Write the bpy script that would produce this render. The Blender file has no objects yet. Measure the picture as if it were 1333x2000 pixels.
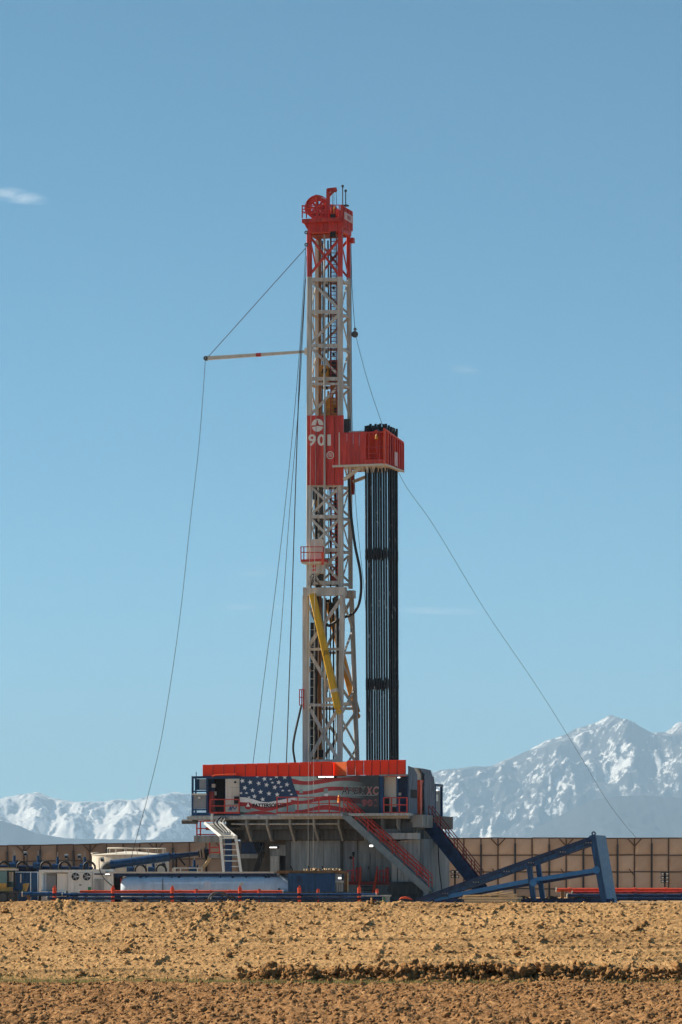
import bpy, math, random
import numpy as np
from mathutils import Vector, Matrix

random.seed(7); np.random.seed(7)
C = bpy.context.scene.collection
SC = bpy.context.scene
PI = math.pi

# ------------------------------------------------------------------ camera
F, CX, HY, EYE = 7280.0, 666.5, 1735.0, 2.3        # focal length, centre and horizon in photo pixels, eye height
cam_d = bpy.data.cameras.new('camera'); cam = bpy.data.objects.new('camera', cam_d); C.objects.link(cam)
cam.location = (0, 0, EYE); cam.rotation_euler = (PI / 2, 0, 0)
cam_d.sensor_fit = 'VERTICAL'; cam_d.sensor_height = 36.0; cam_d.lens = F / 2000 * 36
cam_d.shift_y = (HY - 1000) / 2000; cam_d.clip_start = 1.0; cam_d.clip_end = 200000
SC.camera = cam

# ------------------------------------------------------------------ sky and sun
SUN_EL, SUN_B = 36.0, 22.0            # elevation; degrees that the sun stands behind due left
sd = Vector((-math.cos(math.radians(SUN_B)) * math.cos(math.radians(SUN_EL)),
             math.sin(math.radians(SUN_B)) * math.cos(math.radians(SUN_EL)), math.sin(math.radians(SUN_EL))))
W = bpy.data.worlds.new('World'); SC.world = W; W.use_nodes = True
nt = W.node_tree; nt.nodes.clear()
wo = nt.nodes.new('ShaderNodeOutputWorld'); bg = nt.nodes.new('ShaderNodeBackground')
sky = nt.nodes.new('ShaderNodeTexSky'); sky.sky_type = 'NISHITA'; sky.sun_disc = False
sky.sun_elevation = math.radians(SUN_EL); sky.sun_rotation = math.atan2(sd.x, sd.y)
sky.altitude = 1600; sky.air_density = 0.5; sky.dust_density = 0.7; sky.ozone_density = 2.0
bg.inputs['Strength'].default_value = 0.090
# thin wisps of cloud, a few streaks low in a clear sky
tc = nt.nodes.new('ShaderNodeTexCoord')
def wmath(op, a, b=None, c=None):
    n = nt.nodes.new('ShaderNodeMath'); n.operation = op
    for i, q in enumerate((a, b, c)):
        if q is None: continue
        if isinstance(q, (int, float)): n.inputs[i].default_value = q
        else: nt.links.new(q, n.inputs[i])
    return n.outputs[0]
sep = nt.nodes.new('ShaderNodeSeparateXYZ'); nt.links.new(tc.outputs['Generated'], sep.inputs[0])
az = wmath('DIVIDE', sep.outputs[0], wmath('MAXIMUM', sep.outputs[1], 0.05))
el = wmath('DIVIDE', sep.outputs[2], wmath('MAXIMUM', sep.outputs[1], 0.05))
ns = nt.nodes.new('ShaderNodeTexNoise'); ns.inputs['Scale'].default_value = 1.0; ns.inputs['Detail'].default_value = 5
cmb = nt.nodes.new('ShaderNodeCombineXYZ')
nt.links.new(wmath('MULTIPLY', az, 160), cmb.inputs[0]); nt.links.new(wmath('MULTIPLY', el, 520), cmb.inputs[1])
nt.links.new(cmb.outputs[0], ns.inputs['Vector'])
total = None
for (px, py, rx, ry, tilt, amt) in [(22, 381, 80, 17, .16, .50), (908, 722, 34, 9, .12, .22), (505, 1117, 60, 9, -.12, .24),
                                    (850, 1193, 105, 9, .03, .34), (490, 1186, 95, 8, .0, .22), (840, 1080, 80, 12, .0, .10)]:
    a0, e0 = (px - CX) / F, (HY - py) / F
    dx = wmath('SUBTRACT', az, a0); dy = wmath('ADD', wmath('SUBTRACT', el, e0), wmath('MULTIPLY', dx, tilt))
    qx = wmath('MULTIPLY', dx, F / rx); qy = wmath('MULTIPLY', dy, F / ry)
    d2 = wmath('ADD', wmath('MULTIPLY', qx, qx), wmath('MULTIPLY', qy, qy))
    m = wmath('MULTIPLY', wmath('MAXIMUM', wmath('SUBTRACT', 1.0, d2), 0.0), amt)
    total = m if total is None else wmath('ADD', total, m)
cl = wmath('MULTIPLY', total, wmath('MINIMUM', wmath('MAXIMUM', wmath('MULTIPLY', wmath('SUBTRACT', ns.outputs['Fac'], 0.30), 3.0), 0.08), 1.1))
tint = nt.nodes.new('ShaderNodeMixRGB'); tint.blend_type = 'MULTIPLY'; tint.inputs[0].default_value = 1.0
tint.inputs[2].default_value = (0.52, 0.90, 0.79, 1)
nt.links.new(sky.outputs[0], tint.inputs[1])
mx = nt.nodes.new('ShaderNodeMixRGB'); nt.links.new(cl, mx.inputs[0]); nt.links.new(tint.outputs[0], mx.inputs[1])
mx.inputs[2].default_value = (5.2, 5.8, 6.2, 1)
nt.links.new(mx.outputs[0], bg.inputs['Color']); nt.links.new(bg.outputs[0], wo.inputs['Surface'])

sun_d = bpy.data.lights.new('sun', 'SUN'); sun = bpy.data.objects.new('sun', sun_d); C.objects.link(sun)
sun_d.energy = 5.0; sun_d.angle = math.radians(0.5); sun_d.color = (1.0, 0.87, 0.68)
sun.rotation_euler = sd.to_track_quat('Z', 'Y').to_euler(); sun.location = (-60, 20, 60)

SC.view_settings.view_transform = 'Standard'; SC.view_settings.look = 'None'
SC.view_settings.exposure = 0.92; SC.view_settings.gamma = 1.0; SC.view_settings.use_curve_mapping = False
SC.render.engine = 'CYCLES'
SC.cycles.use_denoising = True; SC.cycles.max_bounces = 6; SC.cycles.diffuse_bounces = 3; SC.cycles.glossy_bounces = 2
SC.cycles.transmission_bounces = 2; SC.cycles.volume_bounces = 0; SC.cycles.transparent_max_bounces = 6
SC.cycles.caustics_reflective = False; SC.cycles.caustics_refractive = False
SC.cycles.use_adaptive_sampling = True; SC.cycles.adaptive_threshold = 0.02

# ------------------------------------------------------------------ materials
MATS = {}
def mat(name, col, rough=0.6, metal=0.0, var=0.18, scale=1.5, bump=0.0, bscale=20, trans=0.0, emit=0.0, streak=False, tcol=None, spec=0.4):
    if name in MATS: return MATS[name]
    m = bpy.data.materials.new(name); m.use_nodes = True; MATS[name] = m
    n = m.node_tree.nodes; l = m.node_tree.links; bs = n['Principled BSDF']
    bs.inputs['Roughness'].default_value = rough; bs.inputs['Metallic'].default_value = metal
    bs.inputs['Specular IOR Level'].default_value = spec
    co = n.new('ShaderNodeTexCoord'); nz = n.new('ShaderNodeTexNoise')
    nz.inputs['Scale'].default_value = scale; nz.inputs['Detail'].default_value = 6; nz.inputs['Roughness'].default_value = 0.65
    if streak:
        mp = n.new('ShaderNodeMapping'); mp.inputs['Scale'].default_value = (3.0, 3.0, 0.35)
        l.new(co.outputs['Object'], mp.inputs[0]); l.new(mp.outputs[0], nz.inputs['Vector'])
    else: l.new(co.outputs['Object'], nz.inputs['Vector'])
    rp = n.new('ShaderNodeValToRGB')
    rp.color_ramp.elements[0].position = 0.30; rp.color_ramp.elements[1].position = 0.70
    d = [max(0, c * (1 - var * 1.4)) for c in col]; b = [min(1, c * (1 + var)) for c in col]
    rp.color_ramp.elements[0].color = (*d, 1); rp.color_ramp.elements[1].color = (*b, 1)
    l.new(nz.outputs['Fac'], rp.inputs[0]); l.new(rp.outputs[0], bs.inputs['Base Color'])
    if bump:
        bz = n.new('ShaderNodeTexNoise'); bz.inputs['Scale'].default_value = bscale; bz.inputs['Detail'].default_value = 4
        l.new(co.outputs['Object'], bz.inputs['Vector']); bp = n.new('ShaderNodeBump'); bp.inputs['Strength'].default_value = bump
        bp.inputs['Distance'].default_value = 0.05
        l.new(bz.outputs['Fac'], bp.inputs['Height']); l.new(bp.outputs[0], bs.inputs['Normal'])
    if emit:
        bs.inputs['Emission Color'].default_value = (*col, 1); bs.inputs['Emission Strength'].default_value = emit
    if trans and name.startswith('sound_wall'):
        oi = n.new('ShaderNodeObjectInfo'); mr = n.new('ShaderNodeMapRange'); mr.inputs[3].default_value = 0.72; mr.inputs[4].default_value = 1.22; l.new(oi.outputs['Random'], mr.inputs[0])
        hs = n.new('ShaderNodeHueSaturation'); l.new(mr.outputs[0], hs.inputs['Value']); l.new(rp.outputs[0], hs.inputs['Color']); l.new(hs.outputs[0], bs.inputs['Base Color'])
    if trans:
        tr = n.new('ShaderNodeBsdfTranslucent'); ms = n.new('ShaderNodeMixShader'); ms.inputs[0].default_value = trans
        if tcol: tr.inputs['Color'].default_value = (*tcol, 1)
        else: l.new(rp.outputs[0], tr.inputs['Color'])
        l.new(bs.outputs[0], ms.inputs[1]); l.new(tr.outputs[0], ms.inputs[2]); l.new(ms.outputs[0], n['Material Output'].inputs['Surface'])
    return m

WHITE = mat('white_paint', (0.50, 0.485, 0.465), 0.55, var=0.26, scale=1.2, streak=True)
CREAM = mat('cream_paint', (0.60, 0.565, 0.50), 0.6, var=0.12, scale=1.0, streak=True)
RED = mat('red_paint', (0.54, 0.050, 0.036), 0.5, var=0.32, scale=1.2, streak=True)
ORANGE = mat('orange_and_sunlit_red', (0.72, 0.085, 0.03), 0.5, var=0.16, scale=3)  # also serves red parts with sunlight put into their colour
VINYL = mat('red_vinyl', (0.85, 0.12, 0.06), 0.6, var=0.08, scale=1.0, trans=0.6, tcol=(0.95, 0.17, 0.08))
MAROON = mat('maroon_paint', (0.26, 0.035, 0.03), 0.6, var=0.2)
YELLOW = mat('yellow_paint', (0.62, 0.37, 0.02), 0.5, var=0.16, scale=1.5, streak=True)
AMBER = mat('amber_and_shaded_yellow', (0.50, 0.22, 0.025), 0.5, var=0.3, scale=3)
RAILB = mat('rail_brown', (0.26, 0.12, 0.04), 0.6, var=0.3)
BLACK = mat('black_rubber', (0.018, 0.018, 0.02), 0.55, var=0.3)
PIPE = mat('drill_pipe_steel', (0.022, 0.025, 0.032), 0.5, var=0.5, scale=9, spec=0.3)
_n = PIPE.node_tree.nodes; _l = PIPE.node_tree.links; _g = _n.new('ShaderNodeNewGeometry'); _z = _n.new('ShaderNodeTexNoise'); _mp = _n.new('ShaderNodeMapping'); _mp.inputs['Scale'].default_value = (5, 5, 1.6)
_l.new(_g.outputs['Position'], _mp.inputs[0]); _l.new(_mp.outputs[0], _z.inputs['Vector']); _z.inputs['Scale'].default_value = 1.0; _z.inputs['Detail'].default_value = 2
_r = _n.new('ShaderNodeValToRGB'); _r.color_ramp.elements[0].position = 0.66; _r.color_ramp.elements[1].position = 0.70; _l.new(_z.outputs['Fac'], _r.inputs[0])
_m = _n.new('ShaderNodeMixRGB'); _m.inputs[2].default_value = (0.20, 0.21, 0.22, 1); _b = _n['Principled BSDF']; _o = _b.inputs['Base Color'].links[0].from_socket
_l.new(_r.outputs[0], _m.inputs[0]); _l.new(_o, _m.inputs[1]); _l.new(_m.outputs[0], _b.inputs['Base Color'])
CABLE = mat('steel_cable', (0.03, 0.032, 0.038), 0.7)
BLUE = mat('blue_paint', (0.010, 0.060, 0.165), 0.48, var=0.42, scale=2, streak=True)
NAVY = mat('navy_paint', (0.010, 0.032, 0.095), 0.5, var=0.45, scale=2)
BLUEL = mat('bright_blue_paint', (0.03, 0.17, 0.42), 0.4, var=0.15)
TANKB = mat('tank_steel_blue', (0.52, 0.63, 0.76), 0.6, var=0.12, scale=0.8, streak=True)
STEEL = mat('grey_steel_paint', (0.25, 0.26, 0.262), 0.6, var=0.3, scale=1.0, streak=True)
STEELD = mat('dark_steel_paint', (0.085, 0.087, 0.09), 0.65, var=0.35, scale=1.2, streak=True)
STEELL = mat('pale_steel_paint', (0.42, 0.42, 0.41), 0.6, var=0.3, scale=1.4, streak=True)
SLATE = mat('slate_stair_paint', (0.20, 0.245, 0.265), 0.55, var=0.15, scale=2)
ALU = mat('aluminium', (0.68, 0.67, 0.64), 0.4, metal=0.25, var=0.15)
TARP = mat('silver_tarp', (0.095, 0.14, 0.215), 0.6, var=0.6, scale=2.2, bump=0.9, bscale=3.5, streak=True)
BEIGE = mat('beige_panel', (0.62, 0.55, 0.47), 0.7, var=0.08)
GREYP = mat('grey_panel', (0.26, 0.28, 0.31), 0.6, var=0.08)
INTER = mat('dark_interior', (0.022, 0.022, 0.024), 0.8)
LAMP = mat('lamp_white', (1.0, 0.97, 0.9), 0.4, emit=1.1, var=0.0)
GLASS = mat('cab_glass', (0.10, 0.17, 0.17), 0.08, var=0.1, spec=0.8)
WOOD = mat('pale_lumber', (0.62, 0.46, 0.27), 0.75, var=0.15)
BROWNP = mat('rust_brown', (0.20, 0.11, 0.05), 0.8, var=0.4, scale=4)
GREEN = mat('green_label', (0.04, 0.26, 0.08), 0.6)
SEAM = mat('wall_seam', (0.12, 0.08, 0.06), 0.8)
POSTW = mat('wall_post_steel', (0.055, 0.055, 0.06), 0.6)
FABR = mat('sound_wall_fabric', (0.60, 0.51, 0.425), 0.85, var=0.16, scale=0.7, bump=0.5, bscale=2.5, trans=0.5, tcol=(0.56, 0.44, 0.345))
FABL = mat('sound_wall_fabric_shaded', (0.42, 0.325, 0.25), 0.85, var=0.16, scale=0.7, bump=0.5, bscale=2.5, trans=0.35, tcol=(0.36, 0.25, 0.17))  # darker copy of the fabric: the left wall's shade is in the colour
PRINTK = mat('print_charcoal', (0.045, 0.05, 0.055), 0.5, var=0.2)
PRINTN = mat('print_navy', (0.022, 0.055, 0.13), 0.5, var=0.25, scale=2)
PRINTW = mat('print_white', (0.78, 0.80, 0.82), 0.55, var=0.1)
PRINTR = mat('print_red', (0.36, 0.035, 0.04), 0.55, var=0.2, scale=1)
PRINTT = mat('print_teal_shaded_white', (0.26, 0.36, 0.37), 0.55, var=0.25, scale=1.2)  # teal-grey puts the shade on white stripes into the print colour
PRINTB = mat('print_black', (0.012, 0.013, 0.016), 0.5)
PRINTP = mat('print_pink_red', (0.48, 0.09, 0.10), 0.5)
PRINTG = mat('print_grey', (0.30, 0.33, 0.34), 0.5)
LETTER = mat('letter_white', (0.74, 0.72, 0.70), 0.6, var=0.08)

# ------------------------------------------------------------------ coordinates
A = math.radians(17.0); ca, sa = math.cos(A), math.sin(A)
PAD = 1.3
OX, OY = (634 - CX) / 26.0, 280.0
def P(px, py, v):                       # photo pixel + depth v in the rig's frame -> (u, v, z); the rig stands 17 degrees turned
    k = (px - CX) / F
    u = (k * (OY + v * ca) - OX - v * sa) / (ca + k * sa)
    Y = OY - u * sa + v * ca
    return (u, v, EYE + (HY - py) * Y / F)
def Q(px, py, Y): return ((px - CX) * Y / F, Y, EYE + (HY - py) * Y / F)
def rig_world(p): return (OX + p[0] * ca + p[1] * sa, OY - p[0] * sa + p[1] * ca, p[2])

# ------------------------------------------------------------------ mesh building
class MB:
    def __init__(s): s.v = []; s.f = []
    def add(s, vs, fs):
        o = len(s.v); s.v += [tuple(map(float, q)) for q in vs]; s.f += [tuple(i + o for i in f) for f in fs]; return s
    def box(s, a, b):
        x0, x1 = sorted((a[0], b[0])); y0, y1 = sorted((a[1], b[1])); z0, z1 = sorted((a[2], b[2]))
        return s.add([(x0, y0, z0), (x1, y0, z0), (x1, y1, z0), (x0, y1, z0), (x0, y0, z1), (x1, y0, z1), (x1, y1, z1), (x0, y1, z1)],
                     [(0, 3, 2, 1), (4, 5, 6, 7), (0, 1, 5, 4), (1, 2, 6, 5), (2, 3, 7, 6), (3, 0, 4, 7)])
    def bar(s, p0, p1, w, d=None, ch=0.0, ref=(0, 1, 0), w1=None, d1=None):
        p0, p1 = Vector(p0), Vector(p1); d = d or w; w1 = w1 or w; d1 = d1 or d
        t = (p1 - p0).normalized(); r = Vector(ref)
        if abs(t.dot(r)) > 0.95: r = Vector((0, 0, 1)) if abs(t.z) < 0.9 else Vector((1, 0, 0))
        n1 = t.cross(r).normalized(); n2 = n1.cross(t).normalized()
        def sec(w, d):
            a, b = w / 2, d / 2
            if ch <= 0: return [(-a, -b), (a, -b), (a, b), (-a, b)]
            return [(-a + ch, -b), (a - ch, -b), (a, -b + ch), (a, b - ch), (a - ch, b), (-a + ch, b), (-a, b - ch), (-a, -b + ch)]
        s0, s1 = sec(w, d), sec(w1, d1); k = len(s0)
        vs = [p0 + n1 * a + n2 * b for a, b in s0] + [p1 + n1 * a + n2 * b for a, b in s1]
        fs = [(i, (i + 1) % k, k + (i + 1) % k, k + i) for i in range(k)] + [tuple(range(k))[::-1], tuple(range(k, 2 * k))]
        return s.add(vs, fs)
    def tube(s, pts, r, n=8, cap=True):
        pts = [Vector(p) for p in pts]; m = len(pts); rs = r if isinstance(r, (list, tuple)) else [r] * m
        prev = None; vs = []
        for i, p in enumerate(pts):
            t = (pts[min(i + 1, m - 1)] - pts[max(i - 1, 0)])
            t = t.normalized() if t.length > 1e-9 else Vector((0, 0, 1))
            if prev is None:
                q = Vector((0, 1, 0)) if abs(t.y) < 0.9 else Vector((1, 0, 0)); prev = t.cross(q).normalized()
            prev = (prev - t * prev.dot(t)).normalized(); b = t.cross(prev)
            for k in range(n):
                a = 2 * PI * k / n; vs.append(p + (prev * math.cos(a) + b * math.sin(a)) * rs[i])
        fs = [(i * n + k, i * n + (k + 1) % n, (i + 1) * n + (k + 1) % n, (i + 1) * n + k) for i in range(m - 1) for k in range(n)]
        if cap: fs += [tuple(range(n))[::-1], tuple(range((m - 1) * n, m * n))]
        return s.add(vs, fs)
    def prism(s, poly, depth, f):        # poly: 2-D points; f(x, y, d) -> 3-D; d is 0 and depth
        n = len(poly)
        vs = [f(x, y, 0) for x, y in poly] + [f(x, y, depth) for x, y in poly]
        return s.add(vs, [tuple(range(n)), tuple(range(n, 2 * n))[::-1]] + [(i, n + i, n + (i + 1) % n, (i + 1) % n) for i in range(n)])
    def ring(s, c, ax, r0, r1, th, n=24, a0=0.0, a1=2 * PI):      # flat ring, ax = 'v' (axis along y) or 'z' or 'u'
        vs = []; full = abs(a1 - a0 - 2 * PI) < 1e-6; m = n if full else n + 1
        for i in range(m):
            a = a0 + (a1 - a0) * i / n; cs, sn = math.cos(a), math.sin(a)
            for r, d in ((r0, -th / 2), (r1, -th / 2), (r1, th / 2), (r0, th / 2)):
                if ax == 'v': q = (c[0] + r * cs, c[1] + d, c[2] + r * sn)
                elif ax == 'u': q = (c[0] + d, c[1] + r * cs, c[2] + r * sn)
                else: q = (c[0] + r * cs, c[1] + r * sn, c[2] + d)
                vs.append(q)
        fs = []
        for i in range(n):
            j = (i + 1) % m
            for k in range(4): fs.append((i * 4 + k, j * 4 + k, j * 4 + (k + 1) % 4, i * 4 + (k + 1) % 4))
        return s.add(vs, fs)
def pbox(px0, px1, py0, py1, v0, v1):
    a = P(px0, py0, v0); b = P(px1, py1, v0); z0 = P((px0 + px1) / 2, py0, v0)[2]; z1 = P((px0 + px1) / 2, py1, v0)[2]
    return MB().box((a[0], v0, z0), (b[0], v1, z1))
def wbox(px0, px1, py0, py1, Y0, Y1):
    a, b = Q(px0, py0, Y0), Q(px1, py1, Y0); return MB().box((a[0], Y0, a[2]), (b[0], Y1, b[2]))

OFF = {}
def mesh_obj(name, mb, m, off=(0, 0, 0), smooth=False):
    me = bpy.data.meshes.new(name)
    me.from_pydata([(x - off[0], y - off[1], z - off[2]) for x, y, z in mb.v], [], mb.f)
    me.materials.append(m)
    if smooth:
        me.polygons.foreach_set('use_smooth', [True] * len(me.polygons))
        try: me.set_sharp_from_angle(angle=math.radians(40))
        except Exception: pass
    o = bpy.data.objects.new(name, me); C.objects.link(o); return o
def tag(o, label=None, cat=None, group=None, kind=None):
    if label: o['label'] = label
    if cat: o['category'] = cat
    if group: o['group'] = group
    if kind: o['kind'] = kind
    return o
def place(o, at, frame):
    if frame == 'rig': o.location = rig_world(at); o.rotation_euler = (0, 0, -A)
    else: o.location = at
def thing(name, label, cat, at, frame='rig', group=None):
    o = bpy.data.objects.new(name, None); C.objects.link(o); o.empty_display_size = 0.3
    place(o, at, frame); OFF[o.name] = tuple(at); return tag(o, label, cat, group)
def part(name, mb, m, parent, smooth=False):
    off = OFF[parent.name]; o = mesh_obj(name, mb, m, off, smooth); o.parent = parent; OFF[o.name] = off; return o
def solo(name, mb, m, label, cat, at, frame='rig', group=None, smooth=False):
    o = mesh_obj(name, mb, m, at, smooth); place(o, at, frame); OFF[o.name] = tuple(at); return tag(o, label, cat, group)
def text(s, size, m, parent, at, name='lettering', bold=0.0, squeeze=1.0, th=0.006, shear=0.0, width=None):
    cu = bpy.data.curves.new('t', 'FONT'); cu.body = s; cu.size = size; cu.offset = bold; cu.extrude = th; cu.shear = shear
    cu.resolution_u = 3
    t = bpy.data.objects.new('t', cu); C.objects.link(t)
    bpy.context.view_layer.update()
    me = bpy.data.meshes.new_from_object(t.evaluated_get(bpy.context.evaluated_depsgraph_get()))
    bpy.data.objects.remove(t); bpy.data.curves.remove(cu)
    xs = [v.co.x for v in me.vertices]; x0, x1 = min(xs), max(xs)
    if width: squeeze = width / (x1 - x0)
    me.transform(Matrix.Rotation(PI / 2, 4, 'X') @ Matrix.Diagonal((squeeze, 1, 1, 1)) @ Matrix.Translation((-x0, 0, 0)))
    off = OFF[parent.name]; me.transform(Matrix.Translation(Vector(at) - Vector(off)))
    me.name = name; me.materials.clear(); me.materials.append(m)
    o = bpy.data.objects.new(name, me); C.objects.link(o); o.parent = parent; OFF[o.name] = off; return o
def curve_pts(pts, n=6):               # Catmull-Rom through the points
    pts = [Vector(p) for p in pts]; out = []
    for i in range(len(pts) - 1):
        p0, p1, p2, p3 = pts[max(i - 1, 0)], pts[i], pts[i + 1], pts[min(i + 2, len(pts) - 1)]
        for k in range(n):
            t = k / n
            out.append(0.5 * ((2 * p1) + (p2 - p0) * t + (2 * p0 - 5 * p1 + 4 * p2 - p3) * t * t + (3 * p1 - p0 - 3 * p2 + p3) * t ** 3))
    out.append(pts[-1]); return out
def wire(name, pts, r, label, cat='cable', m=CABLE, frame='rig', group=None, n=5, sub=6):
    pp = curve_pts(pts, sub); low = min(pts, key=lambda p: p[2])
    return solo(name, MB().tube(pp, r, n), m, label, cat, tuple(low), frame, group, smooth=True)

# ------------------------------------------------------------------ noise
_T = np.random.RandomState(3).rand(512, 512)
def vnoise(x, y, seed=0):
    x = x + seed * 17.31; y = y + seed * 9.77
    xi = np.floor(x).astype(np.int64); yi = np.floor(y).astype(np.int64); fx = x - xi; fy = y - yi
    fx = fx * fx * (3 - 2 * fx); fy = fy * fy * (3 - 2 * fy)
    a = _T[xi % 512, yi % 512]; b = _T[(xi + 1) % 512, yi % 512]; c = _T[xi % 512, (yi + 1) % 512]; d = _T[(xi + 1) % 512, (yi + 1) % 512]
    return (a * (1 - fx) + b * fx) * (1 - fy) + (c * (1 - fx) + d * fx) * fy
def fbm(x, y, o=5, seed=0, gain=0.5, lac=2.03):
    s = 0; a = 1; t = 0
    for i in range(o): s = s + a * vnoise(x, y, seed + i * 3); t += a; a *= gain; x = x * lac; y = y * lac
    return s / t
def ridged(x, y, o=5, seed=0, gain=0.5):
    s = 0; a = 1; t = 0
    for i in range(o): s = s + a * (1 - np.abs(2 * vnoise(x, y, seed + i * 3) - 1)); t += a; a *= gain; x = x * 2.07; y = y * 2.07
    return s / t
def grid_obj(name, X, Y, Z, m, smooth=False):
    ny, nx = X.shape; me = bpy.data.meshes.new(name)
    co = np.stack([X, Y, Z], -1).reshape(-1, 3).astype(np.float32)
    i = np.arange(ny * nx).reshape(ny, nx)
    q = np.stack([i[:-1, :-1], i[:-1, 1:], i[1:, 1:], i[1:, :-1]], -1).reshape(-1, 4).astype(np.int32)
    me.vertices.add(len(co)); me.vertices.foreach_set('co', co.ravel())
    me.loops.add(q.size); me.loops.foreach_set('vertex_index', q.ravel())
    me.polygons.add(len(q)); me.polygons.foreach_set('loop_start', np.arange(0, q.size, 4, dtype=np.int32))
    if smooth: me.polygons.foreach_set('use_smooth', np.ones(len(q), dtype=bool))
    me.update(calc_edges=True); me.materials.append(m)
    o = bpy.data.objects.new(name, me); C.objects.link(o); return o

# ------------------------------------------------------------------ soil materials
def soil(name, c_dark, c_mid, c_light, s1, s2, bump=0.6, bs_=30, stretch=None):
    m = bpy.data.materials.new(name); m.use_nodes = True; n = m.node_tree.nodes; l = m.node_tree.links; b = n['Principled BSDF']
    b.inputs['Roughness'].default_value = 0.95; b.inputs['Specular IOR Level'].default_value = 0.1
    g = n.new('ShaderNodeNewGeometry')
    z1 = n.new('ShaderNodeTexNoise'); z1.inputs['Scale'].default_value = s1; z1.inputs['Detail'].default_value = 6; z1.inputs['Roughness'].default_value = 0.7
    z2 = n.new('ShaderNodeTexNoise'); z2.inputs['Scale'].default_value = s2; z2.inputs['Detail'].default_value = 5; z2.inputs['Roughness'].default_value = 0.7
    for z in (z1, z2): l.new(g.outputs['Position'], z.inputs['Vector'])
    if stretch:
        mp = n.new('ShaderNodeMapping'); mp.inputs['Scale'].default_value = stretch; l.new(g.outputs['Position'], mp.inputs[0]); l.new(mp.outputs[0], z1.inputs['Vector'])
    av = n.new('ShaderNodeMath'); av.operation = 'ADD'; l.new(z1.outputs['Fac'], av.inputs[0]); l.new(z2.outputs['Fac'], av.inputs[1])
    hf = n.new('ShaderNodeMath'); hf.operation = 'MULTIPLY'; hf.inputs[1].default_value = 0.5; l.new(av.outputs[0], hf.inputs[0])
    r = n.new('ShaderNodeValToRGB'); e = r.color_ramp.elements; e[0].position = 0.36; e[0].color = (*c_dark, 1); e[1].position = 0.62; e[1].color = (*c_light, 1)
    k = e.new(0.48); k.color = (*c_mid, 1)
    l.new(hf.outputs[0], r.inputs[0]); l.new(r.outputs[0], b.inputs['Base Color'])
    if bump:
        bz = n.new('ShaderNodeTexNoise'); bz.inputs['Scale'].default_value = bs_; bz.inputs['Detail'].default_value = 4
        l.new(g.outputs['Position'], bz.inputs['Vector']); bp = n.new('ShaderNodeBump'); bp.inputs['Strength'].default_value = bump; bp.inputs['Distance'].default_value = 0.04
        l.new(bz.outputs['Fac'], bp.inputs['Height']); l.new(bp.outputs[0], b.inputs['Normal'])
    return m
SOILF = soil('ploughed_soil', (0.105, 0.050, 0.020), (0.225, 0.116, 0.048), (0.38, 0.222, 0.105), 1.6, 11)
SOILB = soil('berm_soil', (0.20, 0.112, 0.050), (0.385, 0.228, 0.102), (0.54, 0.338, 0.158), 0.8, 7, stretch=(0.16, 1.8, 1.8))
SOILP = soil('pad_soil', (0.26, 0.16, 0.08), (0.36, 0.23, 0.12), (0.46, 0.30, 0.16), 0.1, 2)
SOILG = soil('plain_soil', (0.16, 0.11, 0.06), (0.21, 0.15, 0.085), (0.26, 0.19, 0.11), 0.002, 0.05, bump=0)
SOILC = soil('clod_soil', (0.13, 0.066, 0.026), (0.23, 0.122, 0.050), (0.36, 0.205, 0.090), 2.0, 11)

# ------------------------------------------------------------------ ground
def struct(o): o['kind'] = 'structure'; return o
gx = np.array([-14000, -4000, -800, -200, 200, 800, 4000, 14000.]); gy = np.array([-1500, -200, 20, 600, 3000, 12000, 30000, 46500.])
X, Y = np.meshgrid(gx, gy); struct(grid_obj('ground', X, Y, np.full_like(X, -0.25), SOILG))
# ploughed field in front of the berm
def field_h(X, Y):
    big = fbm(X * 0.5, Y * 0.35, 3, 1) * 0.10
    clod = ridged(X * 2.6, Y * 1.9, 4, 5, 0.62) * 0.14 + (fbm(X * 7, Y * 5, 4, 9, 0.65) - 0.5) * 0.16 + 0.035
    pit = np.clip(fbm(X * 3.1, Y * 2.3, 3, 21) - 0.52, 0, 1) * 0.35
    return big + clod - pit - 0.16
xs = np.arange(-12.5, 12.5, 0.032); ys = np.concatenate([np.arange(56, 66, 0.07), np.arange(66, 91.2, 0.08)])
X, Y = np.meshgrid(xs, ys); struct(grid_obj('ploughed_field', X, Y, field_h(X, Y), SOILF))
# coarser field all round
xs = np.arange(-150, 151, 1.5); ys = np.arange(-30, 92, 1.5); X, Y = np.meshgrid(xs, ys)
inside = (np.abs(X) < 12) & (Y > 57)
struct(grid_obj('field', X, Y, np.where(inside, -0.24, -0.06 + 0.08 * fbm(X * 0.7, Y * 0.7, 3, 2)), SOILF))
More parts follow.
